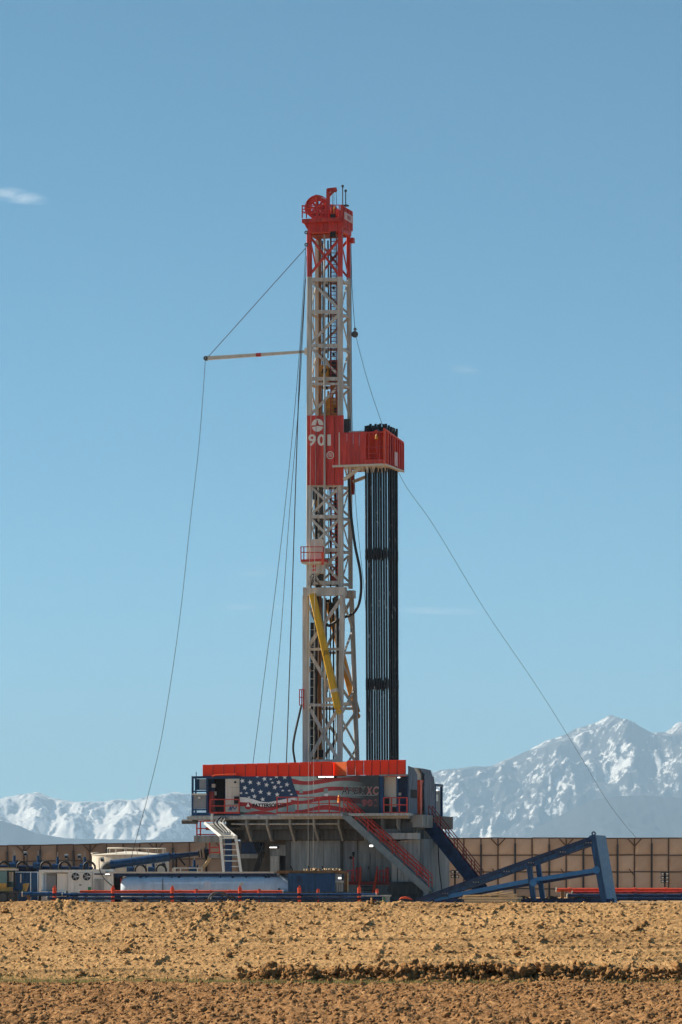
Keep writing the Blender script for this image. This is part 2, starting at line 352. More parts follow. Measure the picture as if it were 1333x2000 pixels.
# the earth berm round the pad
B0, B1, B2, B3 = 90.6, 94.6, 97.6, 101.0
def berm_base(X, Y):
    wob = 0.5 * (fbm(X * 0.12, X * 0 + 3, 2, 31) - 0.5)
    y = Y + wob
    crest = 1.93 + 0.10 * (fbm(X * 0.35, X * 0 + 1.7, 3, 12) - 0.5)
    mid = 1.02 + 0.10 * (fbm(X * 0.2, X * 0 + 9.1, 2, 14) - 0.5)
    t1 = np.clip((y - B0) / (B1 - B0), 0, 1); t2 = np.clip((y - B1) / (B2 - B1), 0, 1); t3 = np.clip((y - B2) / (B3 - B2), 0, 1)
    return mid * (t1 ** 0.85) + (crest - mid) * t2 + (PAD - crest) * (t3 * t3 * (3 - 2 * t3)), t1, t2, t3
def berm_h(X, Y):
    z, t1, t2, t3 = berm_base(X, Y)
    # loose upper bank: crumbs everywhere, rills running down the slope
    sl = X - 0.42 * (Y - B1) + 0.35 * (fbm(X * 0.9, Y * 0.9, 2, 39) - 0.5)
    rill = ridged(sl * 0.62, Y * 0.05, 1, 40) ** 18
    crumb = fbm(X * 11, Y * 8, 4, 43, 0.66) - 0.5
    patch = np.clip(fbm(X * 0.6, Y * 0.5, 3, 44) * 2 - 0.35, 0.5, 1.1)
    grit = fbm(X * 17, Y * 13, 2, 48) - 0.5
    up = np.clip(t2 * 6, 0, 1)
    z = z + up * (0.062 * crumb * patch + 0.045 * grit + rill * np.clip(fbm(X * 6, Y * 5, 4, 53, 0.68) - 0.44, -.04, 1) * 0.36)
    # lower bank, graded in long passes: tracks along it, cleat marks in slanted rows
    lo = np.clip(t1 * 8, 0, 1) * (1 - up)
    tk = (Y - B0) * 1.7 + 1.1 * fbm(X * 0.22, Y * 0.5, 3, 60)
    steps = np.clip(np.abs(tk % 1.0 - 0.5) * 2, 0, 1) ** 3 * (0.3 + fbm(X * 1.3, np.floor(tk) * 3.1, 3, 58))
    s = (X - 0.30 * (Y - B0) + 0.5 * fbm(X * 0.6, Y * 0.8, 2, 66)) % 1.30
    cl = np.exp(-((s - 0.4) / 0.06) ** 2) * np.clip(fbm(X * 1.3, Y * 2.2, 3, 61) - 0.46, 0, 1)
    z = z + lo * (0.048 * crumb * patch + 0.04 * grit + 0.10 * steps * np.clip(fbm(X * 0.5, Y * 2, 2, 62) * 2.4 - .7, 0, 1) + 0.40 * cl * (0.2 + 1.8 * np.abs(crumb)))
    z = z + 0.03 * (fbm(X * 0.8, Y * 1.2, 3, 73) - 0.5)
    return z
xs = np.arange(-12.5, 12.5, 0.027); ys = np.concatenate([np.arange(89.6, 94.4, 0.034), np.arange(94.4, 98.0, 0.030), np.arange(98.0, 103.0, 0.12)])
X, Y = np.meshgrid(xs, ys); struct(grid_obj('berm', X, Y, berm_h(X, Y) - 0.12 * np.clip(90.6 - Y, 0, 1), SOILB))
for side in (-1, 1):
    xs = np.arange(12.4, 170, 0.35) * side; ys = np.arange(89.6, 103, 0.2)
    if side < 0: xs = xs[::-1]
    X, Y = np.meshgrid(xs, ys); struct(grid_obj('berm', X, Y, berm_h(X, Y) - 0.01 - 0.12 * np.clip(90.6 - Y, 0, 1), SOILB))
xs = np.arange(-170, 171, 5.0); ys = np.arange(100.5, 520, 5.0); X, Y = np.meshgrid(xs, ys)
struct(grid_obj('gravel_pad', X, Y, PAD - 0.02 + 0.02 * fbm(X * 0.1, Y * 0.1, 2, 80), SOILP))

# clods, straw and grass
ICO = None
def ico():
    t = (1 + 5 ** 0.5) / 2
    v = np.array([(-1, t, 0), (1, t, 0), (-1, -t, 0), (1, -t, 0), (0, -1, t), (0, 1, t), (0, -1, -t), (0, 1, -t), (t, 0, -1), (t, 0, 1), (-t, 0, -1), (-t, 0, 1)]) / math.sqrt(1 + t * t)
    f = np.array([(0, 11, 5), (0, 5, 1), (0, 1, 7), (0, 7, 10), (0, 10, 11), (1, 5, 9), (5, 11, 4), (11, 10, 2), (10, 7, 6), (7, 1, 8), (3, 9, 4), (3, 4, 2), (3, 2, 6), (3, 6, 8), (3, 8, 9), (4, 9, 5), (2, 4, 11), (6, 2, 10), (8, 6, 7), (9, 8, 1)])
    return v, f
def tri_obj(name, co, tri, m, kind='stuff', label=None, cat=None):
    me = bpy.data.meshes.new(name); me.vertices.add(len(co)); me.vertices.foreach_set('co', co.astype(np.float32).ravel())
    k = tri.shape[1]; me.loops.add(tri.size); me.loops.foreach_set('vertex_index', tri.astype(np.int32).ravel())
    me.polygons.add(len(tri)); me.polygons.foreach_set('loop_start', np.arange(0, tri.size, k, dtype=np.int32)); me.update(calc_edges=True)
    me.materials.append(m); o = bpy.data.objects.new(name, me); C.objects.link(o); return tag(o, label, cat, None, kind)
def lumps(name, X, Y, Z, R, m, label, cat, flat=0.75, detail=False):
    v, f = ico(); n = len(X); rs = np.random.RandomState(len(X))
    if detail:                                        # one subdivision for the big ones
        mid = {}; vv = [tuple(a) for a in v]; ff = []
        def mp(a, b):
            k = (min(a, b), max(a, b))
            if k not in mid:
                q = (np.array(vv[a]) + np.array(vv[b])) / 2; vv.append(tuple(q / np.linalg.norm(q))); mid[k] = len(vv) - 1
            return mid[k]
        for a, b, c in f:
            x, y, z = mp(a, b), mp(b, c), mp(c, a); ff += [(a, x, z), (b, y, x), (c, z, y), (x, y, z)]
        v, f = np.array(vv), np.array(ff)
    s = (rs.rand(n, 1, 3) * 1.0 + 0.45); s[:, :, 2] *= flat
    jit = 1 + (rs.rand(n, len(v), 1) - 0.5) * (1.5 if detail else 1.1)
    ang = rs.rand(n) * 2 * PI; c_, s_ = np.cos(ang)[:, None], np.sin(ang)[:, None]
    p = v[None] * s * jit * R[:, None, None]
    tl = (rs.rand(n) - 0.5)[:, None] * 1.2
    px, py, pz = p[:, :, 0], p[:, :, 1], p[:, :, 2]
    py, pz = py * np.cos(tl) - pz * np.sin(tl), py * np.sin(tl) + pz * np.cos(tl)
    co = np.stack([px * c_ - py * s_ + X[:, None], px * s_ + py * c_ + Y[:, None], pz + Z[:, None]], -1).reshape(-1, 3)
    tri = (f[None] + (np.arange(n) * len(v))[:, None, None]).reshape(-1, 3)
    return tri_obj(name, co, tri, m, 'stuff', label, cat)
rs = np.random.RandomState(11)
n = 15000; Yc = 57 + 32.3 * rs.rand(n) ** 0.9; Xc = (rs.rand(n) * 2 - 1) * (Yc * 0.1 + 2.2)
Rc = 0.018 + 0.055 * rs.rand(n) ** 3.4
lumps('soil_clods', Xc, Yc, field_h(Xc, Yc) + Rc * 0.15, Rc, SOILF, 'brown clods strewn over the ploughed field', 'soil')
n = 9000; Yc = B0 + 7.2 * rs.rand(n); Xc = (rs.rand(n) * 2 - 1) * 11.5; Rc = 0.012 + 0.05 * rs.rand(n) ** 4
lumps('berm_crumbs', Xc, Yc, berm_h(Xc, Yc) + Rc * 0.2, Rc, SOILB, 'tan crumbs of earth lying on the bank', 'soil')
# lumps coloured dark to stand for shadows, in short slanted rows on the lower bank
Xl, Yl, Rl = [], [], []
for k in range(38):
    x0 = rs.uniform(-11.5, 11.5); y0 = B0 + rs.choice([0.5, 0.9, 1.9, 2.3, 3.6, 4.6, 5.8]) + rs.uniform(-.25, .25); m_ = rs.randint(5, 16)
    for i in range(m_):
        t = rs.rand(); Xl.append(x0 + 0.42 * t + rs.normal(0, .05)); Yl.append(y0 + 1.0 * t + rs.normal(0, .06)); Rl.append(0.015 + 0.055 * rs.rand() ** 2.4)
Xl, Yl, Rl = map(np.array, (Xl, Yl, Rl))
lumps('shadow_lumps', Xl, Yl, berm_h(Xl, Yl) + Rl * 0.35, Rl, SOILC, 'dark earth lumps in short slanted rows on the lower bank', 'soil', 0.9, True)
# windrow of big clods along the toe, thick to the right
Xl, Yl, Rl = [], [], []
for k in range(6500):
    x = rs.uniform(-2.6, 12); d = np.clip((x + 2.6) / 2.0, 0, 1)
    if rs.rand() > 0.25 + 0.75 * d: continue
    if fbm(np.array([x * 0.9]), np.array([2.2]), 2, 5)[0] < 0.48 and rs.rand() < 0.72: continue
    Xl.append(x); Yl.append(91.0 + rs.normal(0, .34)); Rl.append(0.015 + 0.085 * rs.rand() ** 3.6)
Xl, Yl, Rl = map(np.array, (Xl, Yl, Rl))
hump = 0.24 * np.exp(-((Yl - 91.0) / 0.3) ** 2) * (0.35 + 1.1 * fbm(Xl * 1.3, Xl * 0 + 4, 3, 77)) * np.clip((Xl + 2.6) / 2, 0, 1)
lumps('clod_windrow', Xl, Yl, berm_h(Xl, Yl) + hump * rs.rand(len(Xl)) + Rl * 0.4, Rl, SOILC, 'windrow of big dark clods along the toe of the bank', 'soil', 0.9, True)
def blades(name, X, Y, Z, H, Wd, lean, m, label, cat):
    n = len(X); r = np.random.RandomState(n); a = r.rand(n) * 2 * PI; l = lean * r.rand(n) * H; b = r.rand(n) * 2 * PI
    co = np.zeros((n, 3, 3)); co[:, 0] = np.stack([X - np.cos(a) * Wd, Y - np.sin(a) * Wd, Z], -1); co[:, 1] = np.stack([X + np.cos(a) * Wd, Y + np.sin(a) * Wd, Z], -1)
    co[:, 2] = np.stack([X + np.cos(b) * l, Y + np.sin(b) * l, Z + np.sqrt(np.maximum(H * H - l * l, 0.0001))], -1)
    return tri_obj(name, co.reshape(-1, 3), np.arange(n * 3).reshape(-1, 3), m, 'stuff', label, cat)
GRASS = mat('grass_blade', (0.27, 0.25, 0.10), 0.8, var=0.3, scale=3, trans=0.3)
STRAW = mat('straw', (0.50, 0.38, 0.22), 0.8, var=0.3)
n = 20000; Xg = rs.rand(n) * 24 - 12; Yg = 90.35 + rs.normal(0, .30, n) + 0.4 * (fbm(Xg * .5, Xg * 0, 2, 8) - .5); keep = rs.rand(n) < np.clip(1.0 - (Xg + 1.5) * 0.10, 0.22, 1)
Xg, Yg = Xg[keep], Yg[keep]
blades('grass_strip', Xg, Yg, np.maximum(berm_h(Xg, Yg), 0.0) - .01, 0.05 + 0.08 * rs.rand(len(Xg)), np.full(len(Xg), .011), 0.7, GRASS, 'thin strip of short green grass along the toe of the bank', 'grass')
n = 2600; Yg = 57 + 33 * rs.rand(n); Xg = (rs.rand(n) * 2 - 1) * (Yg * .1 + 2)
blades('straw_stubble', Xg, Yg, field_h(Xg, Yg) - .01, 0.05 + 0.10 * rs.rand(n), np.full(n, .007), 0.98, STRAW, 'pale straw bits scattered over the ploughed field', 'straw')
# ------------------------------------------------------------------ mountains
def snow_rock(name, lo, hi, nscale, rock):
    m = bpy.data.materials.new(name); m.use_nodes = True; n = m.node_tree.nodes; l = m.node_tree.links; b = n['Principled BSDF']
    b.inputs['Roughness'].default_value = 0.9; b.inputs['Specular IOR Level'].default_value = 0.1
    g = n.new('ShaderNodeNewGeometry'); at = n.new('ShaderNodeAttribute'); at.attribute_name = 'snow_light'
    z = n.new('ShaderNodeTexNoise'); z.inputs['Scale'].default_value = nscale; z.inputs['Detail'].default_value = 7; z.inputs['Roughness'].default_value = 0.72
    mp = n.new('ShaderNodeMapping'); mp.inputs['Scale'].default_value = (1.3, 0.6, 0.8); mp.inputs['Rotation'].default_value = (0, 0.5, 0)
    l.new(g.outputs['Position'], mp.inputs[0]); l.new(mp.outputs[0], z.inputs['Vector'])
    ad = n.new('ShaderNodeMath'); ad.operation = 'ADD'; l.new(z.outputs['Fac'], ad.inputs[0]); l.new(at.outputs['Fac'], ad.inputs[1])
    r = n.new('ShaderNodeValToRGB'); e = r.color_ramp.elements; e[0].position = lo; e[0].color = (*rock, 1); e[1].position = hi; e[1].color = (0.86, 0.86, 0.86, 1)
    l.new(ad.outputs[0], r.inputs[0]); l.new(r.outputs[0], b.inputs['Base Color'])
    return m
def smooth_profile(pts, px):
    xs, ys = zip(*pts); return np.interp(px, xs, ys)
def mountain(name, prof, Yr, L, px0, px1, step, rows, amp, m, seed, snow_light_f, jag=3.0, spur=1.0, power=1.25, spurs=()):
    px = np.arange(px0, px1, step); t = np.linspace(0, 1.25, rows)
    ridge = smooth_profile(prof, px) - jag * (ridged(px / 26.0, px * 0 + seed, 4, seed) - 0.62)
    H = (HY - ridge) * Yr / F + EYE; Xr = (px - CX) * Yr / F
    X, T = np.meshgrid(Xr, t); Hm = np.meshgrid(H, t)[0]
    # spurs run down from the crest: domain stretched along the fall line and bent sideways
    km = X / 1000.0; dn = (1 - T) * L / 1000.0
    bend = 0.9 * (fbm(km * 0.5, dn * 0.5, 3, seed + 4) - 0.5)
    rg = ridged(km * 0.55 * spur + bend + 0.18 * dn, dn * 0.30, 5, seed + 7, 0.55)
    fine = ridged(km * 2.3 * spur + 2 * bend, dn * 1.3, 6, seed + 11, 0.66)
    env = np.clip((1 - T) * 3.2, 0, 1)
    fall = np.where(T <= 1, np.clip(T, 0, 1) ** power, np.clip(1 - (T - 1) * 2.2, 0, 1))
    Z = Hm * fall + env * np.clip(T * 3, 0, 1) * (amp * (rg - 0.68) * 1.5 + amp * 0.34 * (fine - 0.62))
    for (pa, ta, pb, tb, hh, ww_) in spurs:
        xs_ = (np.interp(T, [tb, ta], [pb, pa]) + 10 * (fbm(T * 7, T * 0 + pa, 3, seed + 50) - .5) * (1 - T) * 4 - CX) * Yr / F
        Z = Z + hh * np.clip(1 - np.abs(X - xs_) / ww_, 0, 1) * np.clip((1.02 - T) * 5, 0, 1) * np.clip((T - tb + .15) * 4, 0, 1)
    # never rise above the traced crest as seen from the plain
    Yw = Yr - (1 - T) * L
    Z = np.where(T < 1, np.minimum(Z, EYE + (Hm - EYE) * (Yw / Yr) * (0.965 + 0.035 * T)), Z)
    o = grid_obj(name, X, Yw, np.maximum(Z, -40) - 60 * (T <= 0), m, True)
    gx = np.gradient(Z, axis=1) / (step * Yr / F); sn = snow_light_f(X, T, Z, Hm, gx, rg, fine)  # snow cover plus left-facing slopes whitened, sunlight put into the mask
    a = o.data.attributes.new('snow_light', 'FLOAT', 'POINT'); a.data.foreach_set('value', sn.astype(np.float32).ravel())
    return struct(o)
PR = [(500, 1560), (640, 1540), (760, 1522), (844, 1507), (885, 1501), (927, 1497), (960, 1496), (983, 1486), (1028, 1469), (1065, 1452), (1110, 1437), (1122, 1430), (1167, 1415),
      (1185, 1404), (1197, 1399), (1208, 1405), (1227, 1419), (1249, 1432), (1275, 1434), (1302, 1432), (1320, 1417), (1340, 1409), (1400, 1430), (1500, 1460), (1700, 1500), (2100, 1560)]
PL = [(-700, 1600), (-300, 1575), (-60, 1570), (0, 1564), (33, 1555), (54, 1554), (72, 1548), (87, 1551), (102, 1558), (126, 1563), (150, 1566), (186, 1565), (216, 1565), (234, 1561), (267, 1564),
      (285, 1557), (324, 1552), (342, 1547), (357, 1549), (375, 1551), (420, 1556), (520, 1566), (700, 1590), (900, 1640)]
R1 = snow_rock('sparse_snow_rock', 0.570, 0.645, 0.0075, (0.075, 0.072, 0.075))
R2 = snow_rock('deep_snow_rock', 0.49, 0.57, 0.0060, (0.10, 0.10, 0.11))
R3 = snow_rock('foothill_forest', 0.98, 1.05, 0.004, (0.045, 0.05, 0.055))
mountain('mountain_range', PR, 40000, 6500, 480, 2000, 2.6, 190, 620, R1, 5,
         lambda X, T, Z, H, gx, rg, fi: 0.0 + 0.16 * np.clip(gx, -.3, .4) + 0.12 * (0.62 - fi) + 0.16 * (fbm(X / 900, T * 5, 3, 91) - .5) - 0.12 * np.clip((0.42 - T) / 0.25, 0, 1) + 0.05 * np.clip((T - .93) / .07, 0, 1), jag=2.5, spurs=((1197, 1, 1292, .40, 420, 1000), (1112, 1, 1010, .35, 300, 620), (984, 1, 935, .30, 260, 520), (1066, .95, 1090, .4, 220, 420), (1325, 1, 1430, .45, 380, 800), (1150, .98, 1180, .4, 160, 300), (890, 1, 860, .3, 200, 400)))
mountain('snowy_range', PL, 43500, 5000, -700, 880, 2.6, 150, 420, R2, 17,
         lambda X, T, Z, H, gx, rg, fi: 0.10 + 0.16 * np.clip(gx, -.4, .6) + 0.14 * (0.60 - fi) - 0.12 * np.clip((0.25 - T) / 0.2, 0, 1), jag=4.0, spur=1.3, power=1.0, spurs=((74, 1, 118, .25, 330, 620), (236, 1, 205, .25, 260, 430), (343, 1, 300, .25, 330, 600), (22, 1, -25, .25, 260, 420), (160, 1, 185, .3, 200, 300), (290, 1, 262, .3, 180, 300)))
PF = [(860, 1720), (960, 1665), (1028, 1629), (1080, 1600), (1133, 1572), (1170, 1560), (1208, 1554), (1260, 1553), (1333, 1558), (1500, 1570), (1900, 1640)]
mountain('foothill', PF, 31000, 3500, 880, 1900, 3, 100, 200, R3, 23, lambda X, T, Z, H, gx, rg, fi: 0.62 * np.clip((X - 2250) / 250, 0, 1) * np.clip((0.62 - T) / 0.12, 0, 1) * fbm(X / 260, T * 22, 3, 33) * 1.5, jag=3.5)
PG = [(-700, 1640), (-200, 1600), (-40, 1594), (0, 1602), (40, 1613), (70, 1627), (130, 1637), (260, 1640), (420, 1640), (560, 1700)]
mountain('foothill', PG, 32000, 3000, -600, 540, 3, 80, 140, R3, 29, lambda X, T, Z, H, gx, rg, fi: 0 * X, jag=1.0)

# ------------------------------------------------------------------ haze: even air over the whole plain
hz = MB().box((-15000, -2000, -110), (15000, 47500, 2050))
ho = mesh_obj('haze', hz, bpy.data.materials.new('haze_air')); ho['kind'] = 'stuff'; ho['label'] = 'pale blue haze over the plain'
hm = ho.data.materials[0]; hm.use_nodes = True; hm.node_tree.nodes.clear()
ov = hm.node_tree.nodes.new('ShaderNodeOutputMaterial'); pv = hm.node_tree.nodes.new('ShaderNodeVolumePrincipled')
pv.inputs['Color'].default_value = (0.48, 0.72, 1.0, 1); pv.inputs['Density'].default_value = 3.4e-5; pv.inputs['Anisotropy'].default_value = 0.0
hm.node_tree.links.new(pv.outputs[0], ov.inputs['Volume'])
# ------------------------------------------------------------------ sound wall round the pad
def quilt(w, h, seed):                # a stuffed square of fabric, bulging a little between its seams
    n = 6; mb = MB(); r = random.Random(seed); vs = []
    for j in range(n + 1):
        for i in range(n + 1):
            x, z = i / n, j / n; b = (math.sin(PI * x) * math.sin(PI * z)) ** 0.5
            vs.append(((x - .5) * w, -0.03 - 0.13 * b - (r.uniform(0, .035) if 0 < i < n and 0 < j < n else 0), (z - .5) * h))
    k = len(vs); fs = [(j * (n + 1) + i, j * (n + 1) + i + 1, (j + 1) * (n + 1) + i + 1, (j + 1) * (n + 1) + i) for j in range(n) for i in range(n)]
    vs += [(-w / 2, 0, -h / 2), (w / 2, 0, -h / 2), (w / 2, 0, h / 2), (-w / 2, 0, h / 2)]
    rim = [i for i in range(n + 1)] + [j * (n + 1) + n for j in range(1, n + 1)] + [n * (n + 1) + i for i in range(n - 1, -1, -1)] + [j * (n + 1) for j in range(n - 1, 0, -1)]
    cs = [k, k + 1, k + 2, k + 3]
    fs.append((k + 3, k + 2, k + 1, k))
    return MB().add(vs, fs)
def sound_wall(p0, p1, label, fab, seed, phase=0, tilt=0.0):
    (x0, y0), (x1, y1) = p0, p1; top = 7.68; Lw = math.hypot(x1 - x0, y1 - y0); ang = math.atan2(y1 - y0, x1 - x0)
    w = thing('sound_wall', label, 'wall', (x0, y0, PAD - (0.9 if tilt else 0)), 'world', 'fabric sound walls round the pad'); w.rotation_euler = (0, -tilt, ang)
    OFF[w.name] = (0, 0, 0)
    H = top - PAD; cw = 1.83; nc = int(Lw / cw); rh = 1.81; rest = H - 3 * rh
    meshes = []
    for i in range(6):
        q = quilt(cw - 0.07, (rh if i < 4 else rest) - 0.07, seed + i)
        me = bpy.data.meshes.new('fabric_panel'); me.from_pydata(q.v, [], q.f); me.materials.append(fab)
        me.polygons.foreach_set('use_smooth', [True] * len(me.polygons)); meshes.append(me)
    for c in range(nc):
        for r in range(4):
            o = bpy.data.objects.new('fabric_panel', random.choice(meshes[:4] if r < 3 else meshes[4:])); C.objects.link(o); o.parent = w
            o.location = ((c + .5) * cw, 0, H - (r + .5) * rh if r < 3 else rest / 2); o.rotation_euler = (random.uniform(-.012, .012), random.uniform(-.008, .008), random.uniform(-.01, .01)); OFF[o.name] = (0, 0, 0)
    for r in range(4):
        z = H - r * rh
        for c in range(0, nc, 2):
            j0, j1 = random.uniform(-.035, .035), random.uniform(-.035, .035); x0_, x1_ = c * cw, min(nc, c + 2) * cw
            part('seam_rail', MB().bar((x0_, -.06, z + j0), (x1_, -.06, z + j1), .11, .18), SEAM, w)
    for c in range(nc + 1):
        x = c * cw; k = (c + phase) % 4
        part('seam_strap', MB().box((x - .05, -0.10, 0), (x + .05, 0.02, H - .02)), SEAM, w) if k % 2 == 0 else None
        if k % 2 == 0:                   # steel post, stops short of the top
            part('post', MB().box((x - .10, -0.42, 0), (x + .10, -0.20, H - .55 - .12 * (k == 0))), POSTW, w)
        else:
            p = part('seam_strap', MB().box((x - .07, -0.20, 0), (x + .07, -0.02, H)), SEAM, w)
            if k == 1:
                part('brace', MB().bar((x, -.23, H - .85), (x - .75, -.23, H - .05), .12, .08), SEAM, p)
                part('brace', MB().bar((x, -.23, H - .85), (x + .75, -.23, H - .05), .12, .08), SEAM, p)
                part('brace', MB().bar((x, -.23, H * .5 - .85), (x - .6, -.23, H * .5 - .1), .10, .08), SEAM, p)
    return w
xl, xr = Q(-260, 0, 459)[0], Q(1560, 0, 400)[0]
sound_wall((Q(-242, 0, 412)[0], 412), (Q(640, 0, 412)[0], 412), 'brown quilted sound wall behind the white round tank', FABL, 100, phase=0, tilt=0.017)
sound_wall((Q(640, 0, 400)[0], 400), (xr, 400), 'tan quilted sound wall behind the blue tilted frame', FABR, 200, phase=3)

# ------------------------------------------------------------------ derrick mast
VB_ = 2.6                                                     # depth of the mast
mast = thing('derrick_mast', 'tall white and red lattice derrick mast with red crown and number panel', 'derrick', P(634, 1590, 1.3))
def leg(p0, p1, w, m): return part('leg', MB().bar(p0, p1, w, w, ch=0.05), m, mast)
FLX = lambda y: 605.2 - 0.002 * (y - 540); FRX = lambda y: 664.8 + 0.0025 * (y - 540)
BLX = lambda y: 621.5 + 0.003 * (y - 540); BRX = lambda y: 681.5 + 0.0062 * (y - 540)
leg(P(FLX(1150), 1150, 0), P(FLX(541), 541, 0), .36, WHITE); leg(P(FRX(1150), 1150, 0), P(FRX(541), 541, 0), .36, WHITE)
leg(P(BLX(1150), 1150, VB_), P(BLX(545), 545, VB_), .30, WHITE); leg(P(BRX(1150), 1150, VB_), P(BRX(545), 545, VB_), .30, WHITE)
leg(P(FLX(541), 541, 0), P(604.5, 452, 0), .34, RED); leg(P(FRX(541), 541, 0), P(665.5, 452, 0), .34, RED)
leg(P(BLX(545), 545, VB_), P(621.5, 455, VB_), .28, RED); leg(P(BRX(545), 545, VB_), P(681, 455, VB_), .28, RED)
# lower section, wider, rear legs kicked out
leg(P(598.5, 1590, -.2), P(598, 1164, -.2), .46, WHITE); leg(P(662.5, 1590, -.1), P(669.5, 1164, -.1), .36, WHITE)
leg(P(624, 1590, VB_), P(622, 1164, VB_), .34, WHITE); leg(P(701.5, 1590, VB_ + .3), P(687, 1164, VB_), .32, WHITE)
part('header_beam', pbox(592, 674, 1147, 1163, -.48, .1), WHITE, mast)
part('header_beam', pbox(674, 691, 1153, 1168, VB_ - .5, VB_ + .1), WHITE, mast)
part('header_beam', pbox(592, 604, 1147, 1163, .1, VB_ + .1), WHITE, mast)
fg = lambda y, w=.24, m=WHITE: part('girt', MB().bar(P(FLX(y) + 4, y, -.02), P(FRX(y) - 4, y, -.02), w, .2), m, mast)
bgr = lambda y, w=.22, m=WHITE: part('girt', MB().bar(P(BLX(y) + 3, y, VB_), P(BRX(y) - 3, y, VB_), w, .2), m, mast)
for y in (546, 609, 675, 740, 750, 948, 1009, 1074, 1138): fg(y, .26 if y != 750 else .18)
for y in (553, 617, 683, 747, 757, 953, 1014, 1079, 1142): bgr(y)
fbr = lambda a, b, w=.175, m=WHITE, v=0.0: part('brace', MB().bar(P(a[0], a[1], v), P(b[0], b[1], v), w, .14), m, mast)
for a, b in [((609, 551), (662, 603)), ((609, 669), (662, 614)), ((609, 680), (663, 734)), ((609, 808), (662, 754)),
             ((608, 951), (664, 1004)), ((608, 1005), (664, 951)), ((608, 1013), (664, 1070)), ((608, 1070), (664, 1013)), ((608, 1078), (664, 1134)), ((608, 1134), (664, 1078))]: fbr(a, b)
for a, b in [((624, 560), (679, 611)), ((624, 677), (680, 622)), ((625, 690), (681, 743)), ((625, 815), (681, 762)), ((625, 820), (681, 875)), ((625, 930), (682, 880)),
             ((626, 957), (683, 1009)), ((626, 1009), (683, 957)), ((626, 1018), (683, 1075)), ((626, 1075), (683, 1018)), ((626, 1083), (684, 1138)), ((626, 1138), (684, 1083))]: fbr(a, b, .15, WHITE, VB_)
# red crown bay
fbr((606, 462), (662, 536), .17, RED); fbr((662, 468), (606, 536), .17, RED); fbr((623, 470), (679, 541), .14, RED, VB_); fbr((679, 470), (623, 541), .14, RED, VB_)
# side faces, zigzag between front and rear legs
ys = [462, 541, 612, 680, 750, 815, 885, 951, 1011, 1076, 1140]
for i in range(len(ys) - 1):
    m_ = RED if ys[i] < 541 else WHITE
    for fx, bx in ((FLX, BLX), (FRX, BRX)):
        y0, y1 = ys[i], ys[i + 1]
        p0 = P(fx(y0), y0, .1); p1 = P(bx(y1), y1, VB_ - .1)
        if i % 2: p0, p1 = P(bx(y0), y0, VB_ - .1), P(fx(y1), y1, .1)
        part('side_brace', MB().bar(p0, p1, .085, .085), m_, mast)
for y in (546, 612, 680, 750, 951, 1011, 1076, 1140):
    for fx, bx in ((FLX, BLX), (FRX, BRX)):
        p = P(fx(y), y, .1); q = P(bx(y), y, VB_ - .1); part('side_girt', MB().bar(p, (q[0], q[1], p[2]), .14, .16), WHITE, mast)
# lower section bracing
lb = lambda a, b, w=.22, v=-.12: part('brace', MB().bar(P(a[0], a[1], v), P(b[0], b[1], v), w, .15), WHITE, mast)
for a, b in [((603, 1262), (668, 1168)), ((603, 1272), (660, 1368)), ((604, 1483), (660, 1386)), ((607, 1386), (660, 1483)), ((602, 1268), (665, 1268)), ((602, 1377), (663, 1377)), ((602, 1486), (661, 1486))]: lb(a, b, .24 if a[1] != b[1] else .2)
for a, b in [((625, 1290), (686, 1172)), ((625, 1280), (692, 1380)), ((625, 1490), (695, 1392)), ((625, 1392), (697, 1490)), ((624, 1275), (690, 1275)), ((624, 1384), (694, 1384)), ((624, 1490), (697, 1490))]: lb(a, b, .2, VB_)
for i, (y0, y1) in enumerate([(1168, 1230), (1230, 1290), (1290, 1345), (1345, 1400), (1400, 1460), (1460, 1520)]):
    for f0, b0 in ((lambda y: 598, lambda y: 622), (lambda y: 669.5 - .018 * (y - 1164), lambda y: 687 + .034 * (y - 1164))):
        a, b = (P(f0(y0), y0, 0), P(b0(y1), y1, VB_ - .1)) if i % 2 == 0 else (P(b0(y0), y0, VB_ - .1), P(f0(y1), y1, 0))
        part('side_brace', MB().bar(a, b, .13, .13), WHITE, mast)
# red number panels on the front
pv_ = -.24
for k, (x0, x1) in enumerate(((600.5, 617), (617.3, 634), (634.3, 653), (653.3, 671.5))):
    pn = part('number_panel', pbox(x0, x1, 812, 947, pv_, pv_ + .05), RED, mast)
    part('rib', pbox(x0, x1, 811.4, 813.4, pv_ - .05, pv_ - .002), RED, pn); part('rib', pbox(x0, x1, 944.5, 947.4, pv_ - .05, pv_ - .002), RED, pn)
    part('rib', pbox(x0 + .2, x0 + 1.0, 814, 944, pv_ - .03, pv_ - .002), MAROON, pn)
ec = P(620.5, 830, pv_ - .02); er = .46
em = part('emblem', MB().ring(ec, 'v', 0.0, er, .015, 28, -0.02 * PI, 1.02 * PI).ring((ec[0], ec[1], ec[2] - .07), 'v', 0.0, er - .02, .012, 28, PI * 1.06, PI * 1.94), LETTER, mast)
part('emblem_mark', MB().prism([(-.15, -.02), (.15, -.02), (.06, .13), (.02, .40), (-.02, .40), (-.06, .13)], .012, lambda x, y, d: (ec[0] + x, ec[1] - .010 - d, ec[2] + y)), RED, em)
tz = P(602.5, 870, pv_ - .02)
for ch_, x in (('9', 602.6), ('0', 620.6), ('1', 640.0)):
    t_ = P(x, 870, pv_ - .02); text(ch_, 1.17, LETTER, mast, t_, 'numeral', bold=.03 if ch_ != '1' else .02, width=.60 if ch_ != '1' else .27)
oc = P(645.5, 889, pv_ - .02)
so = part('octagon_stamp', MB().ring(oc, 'v', .245, .31, .012, 8, PI / 8, PI / 8 + 2 * PI), LETTER, mast)
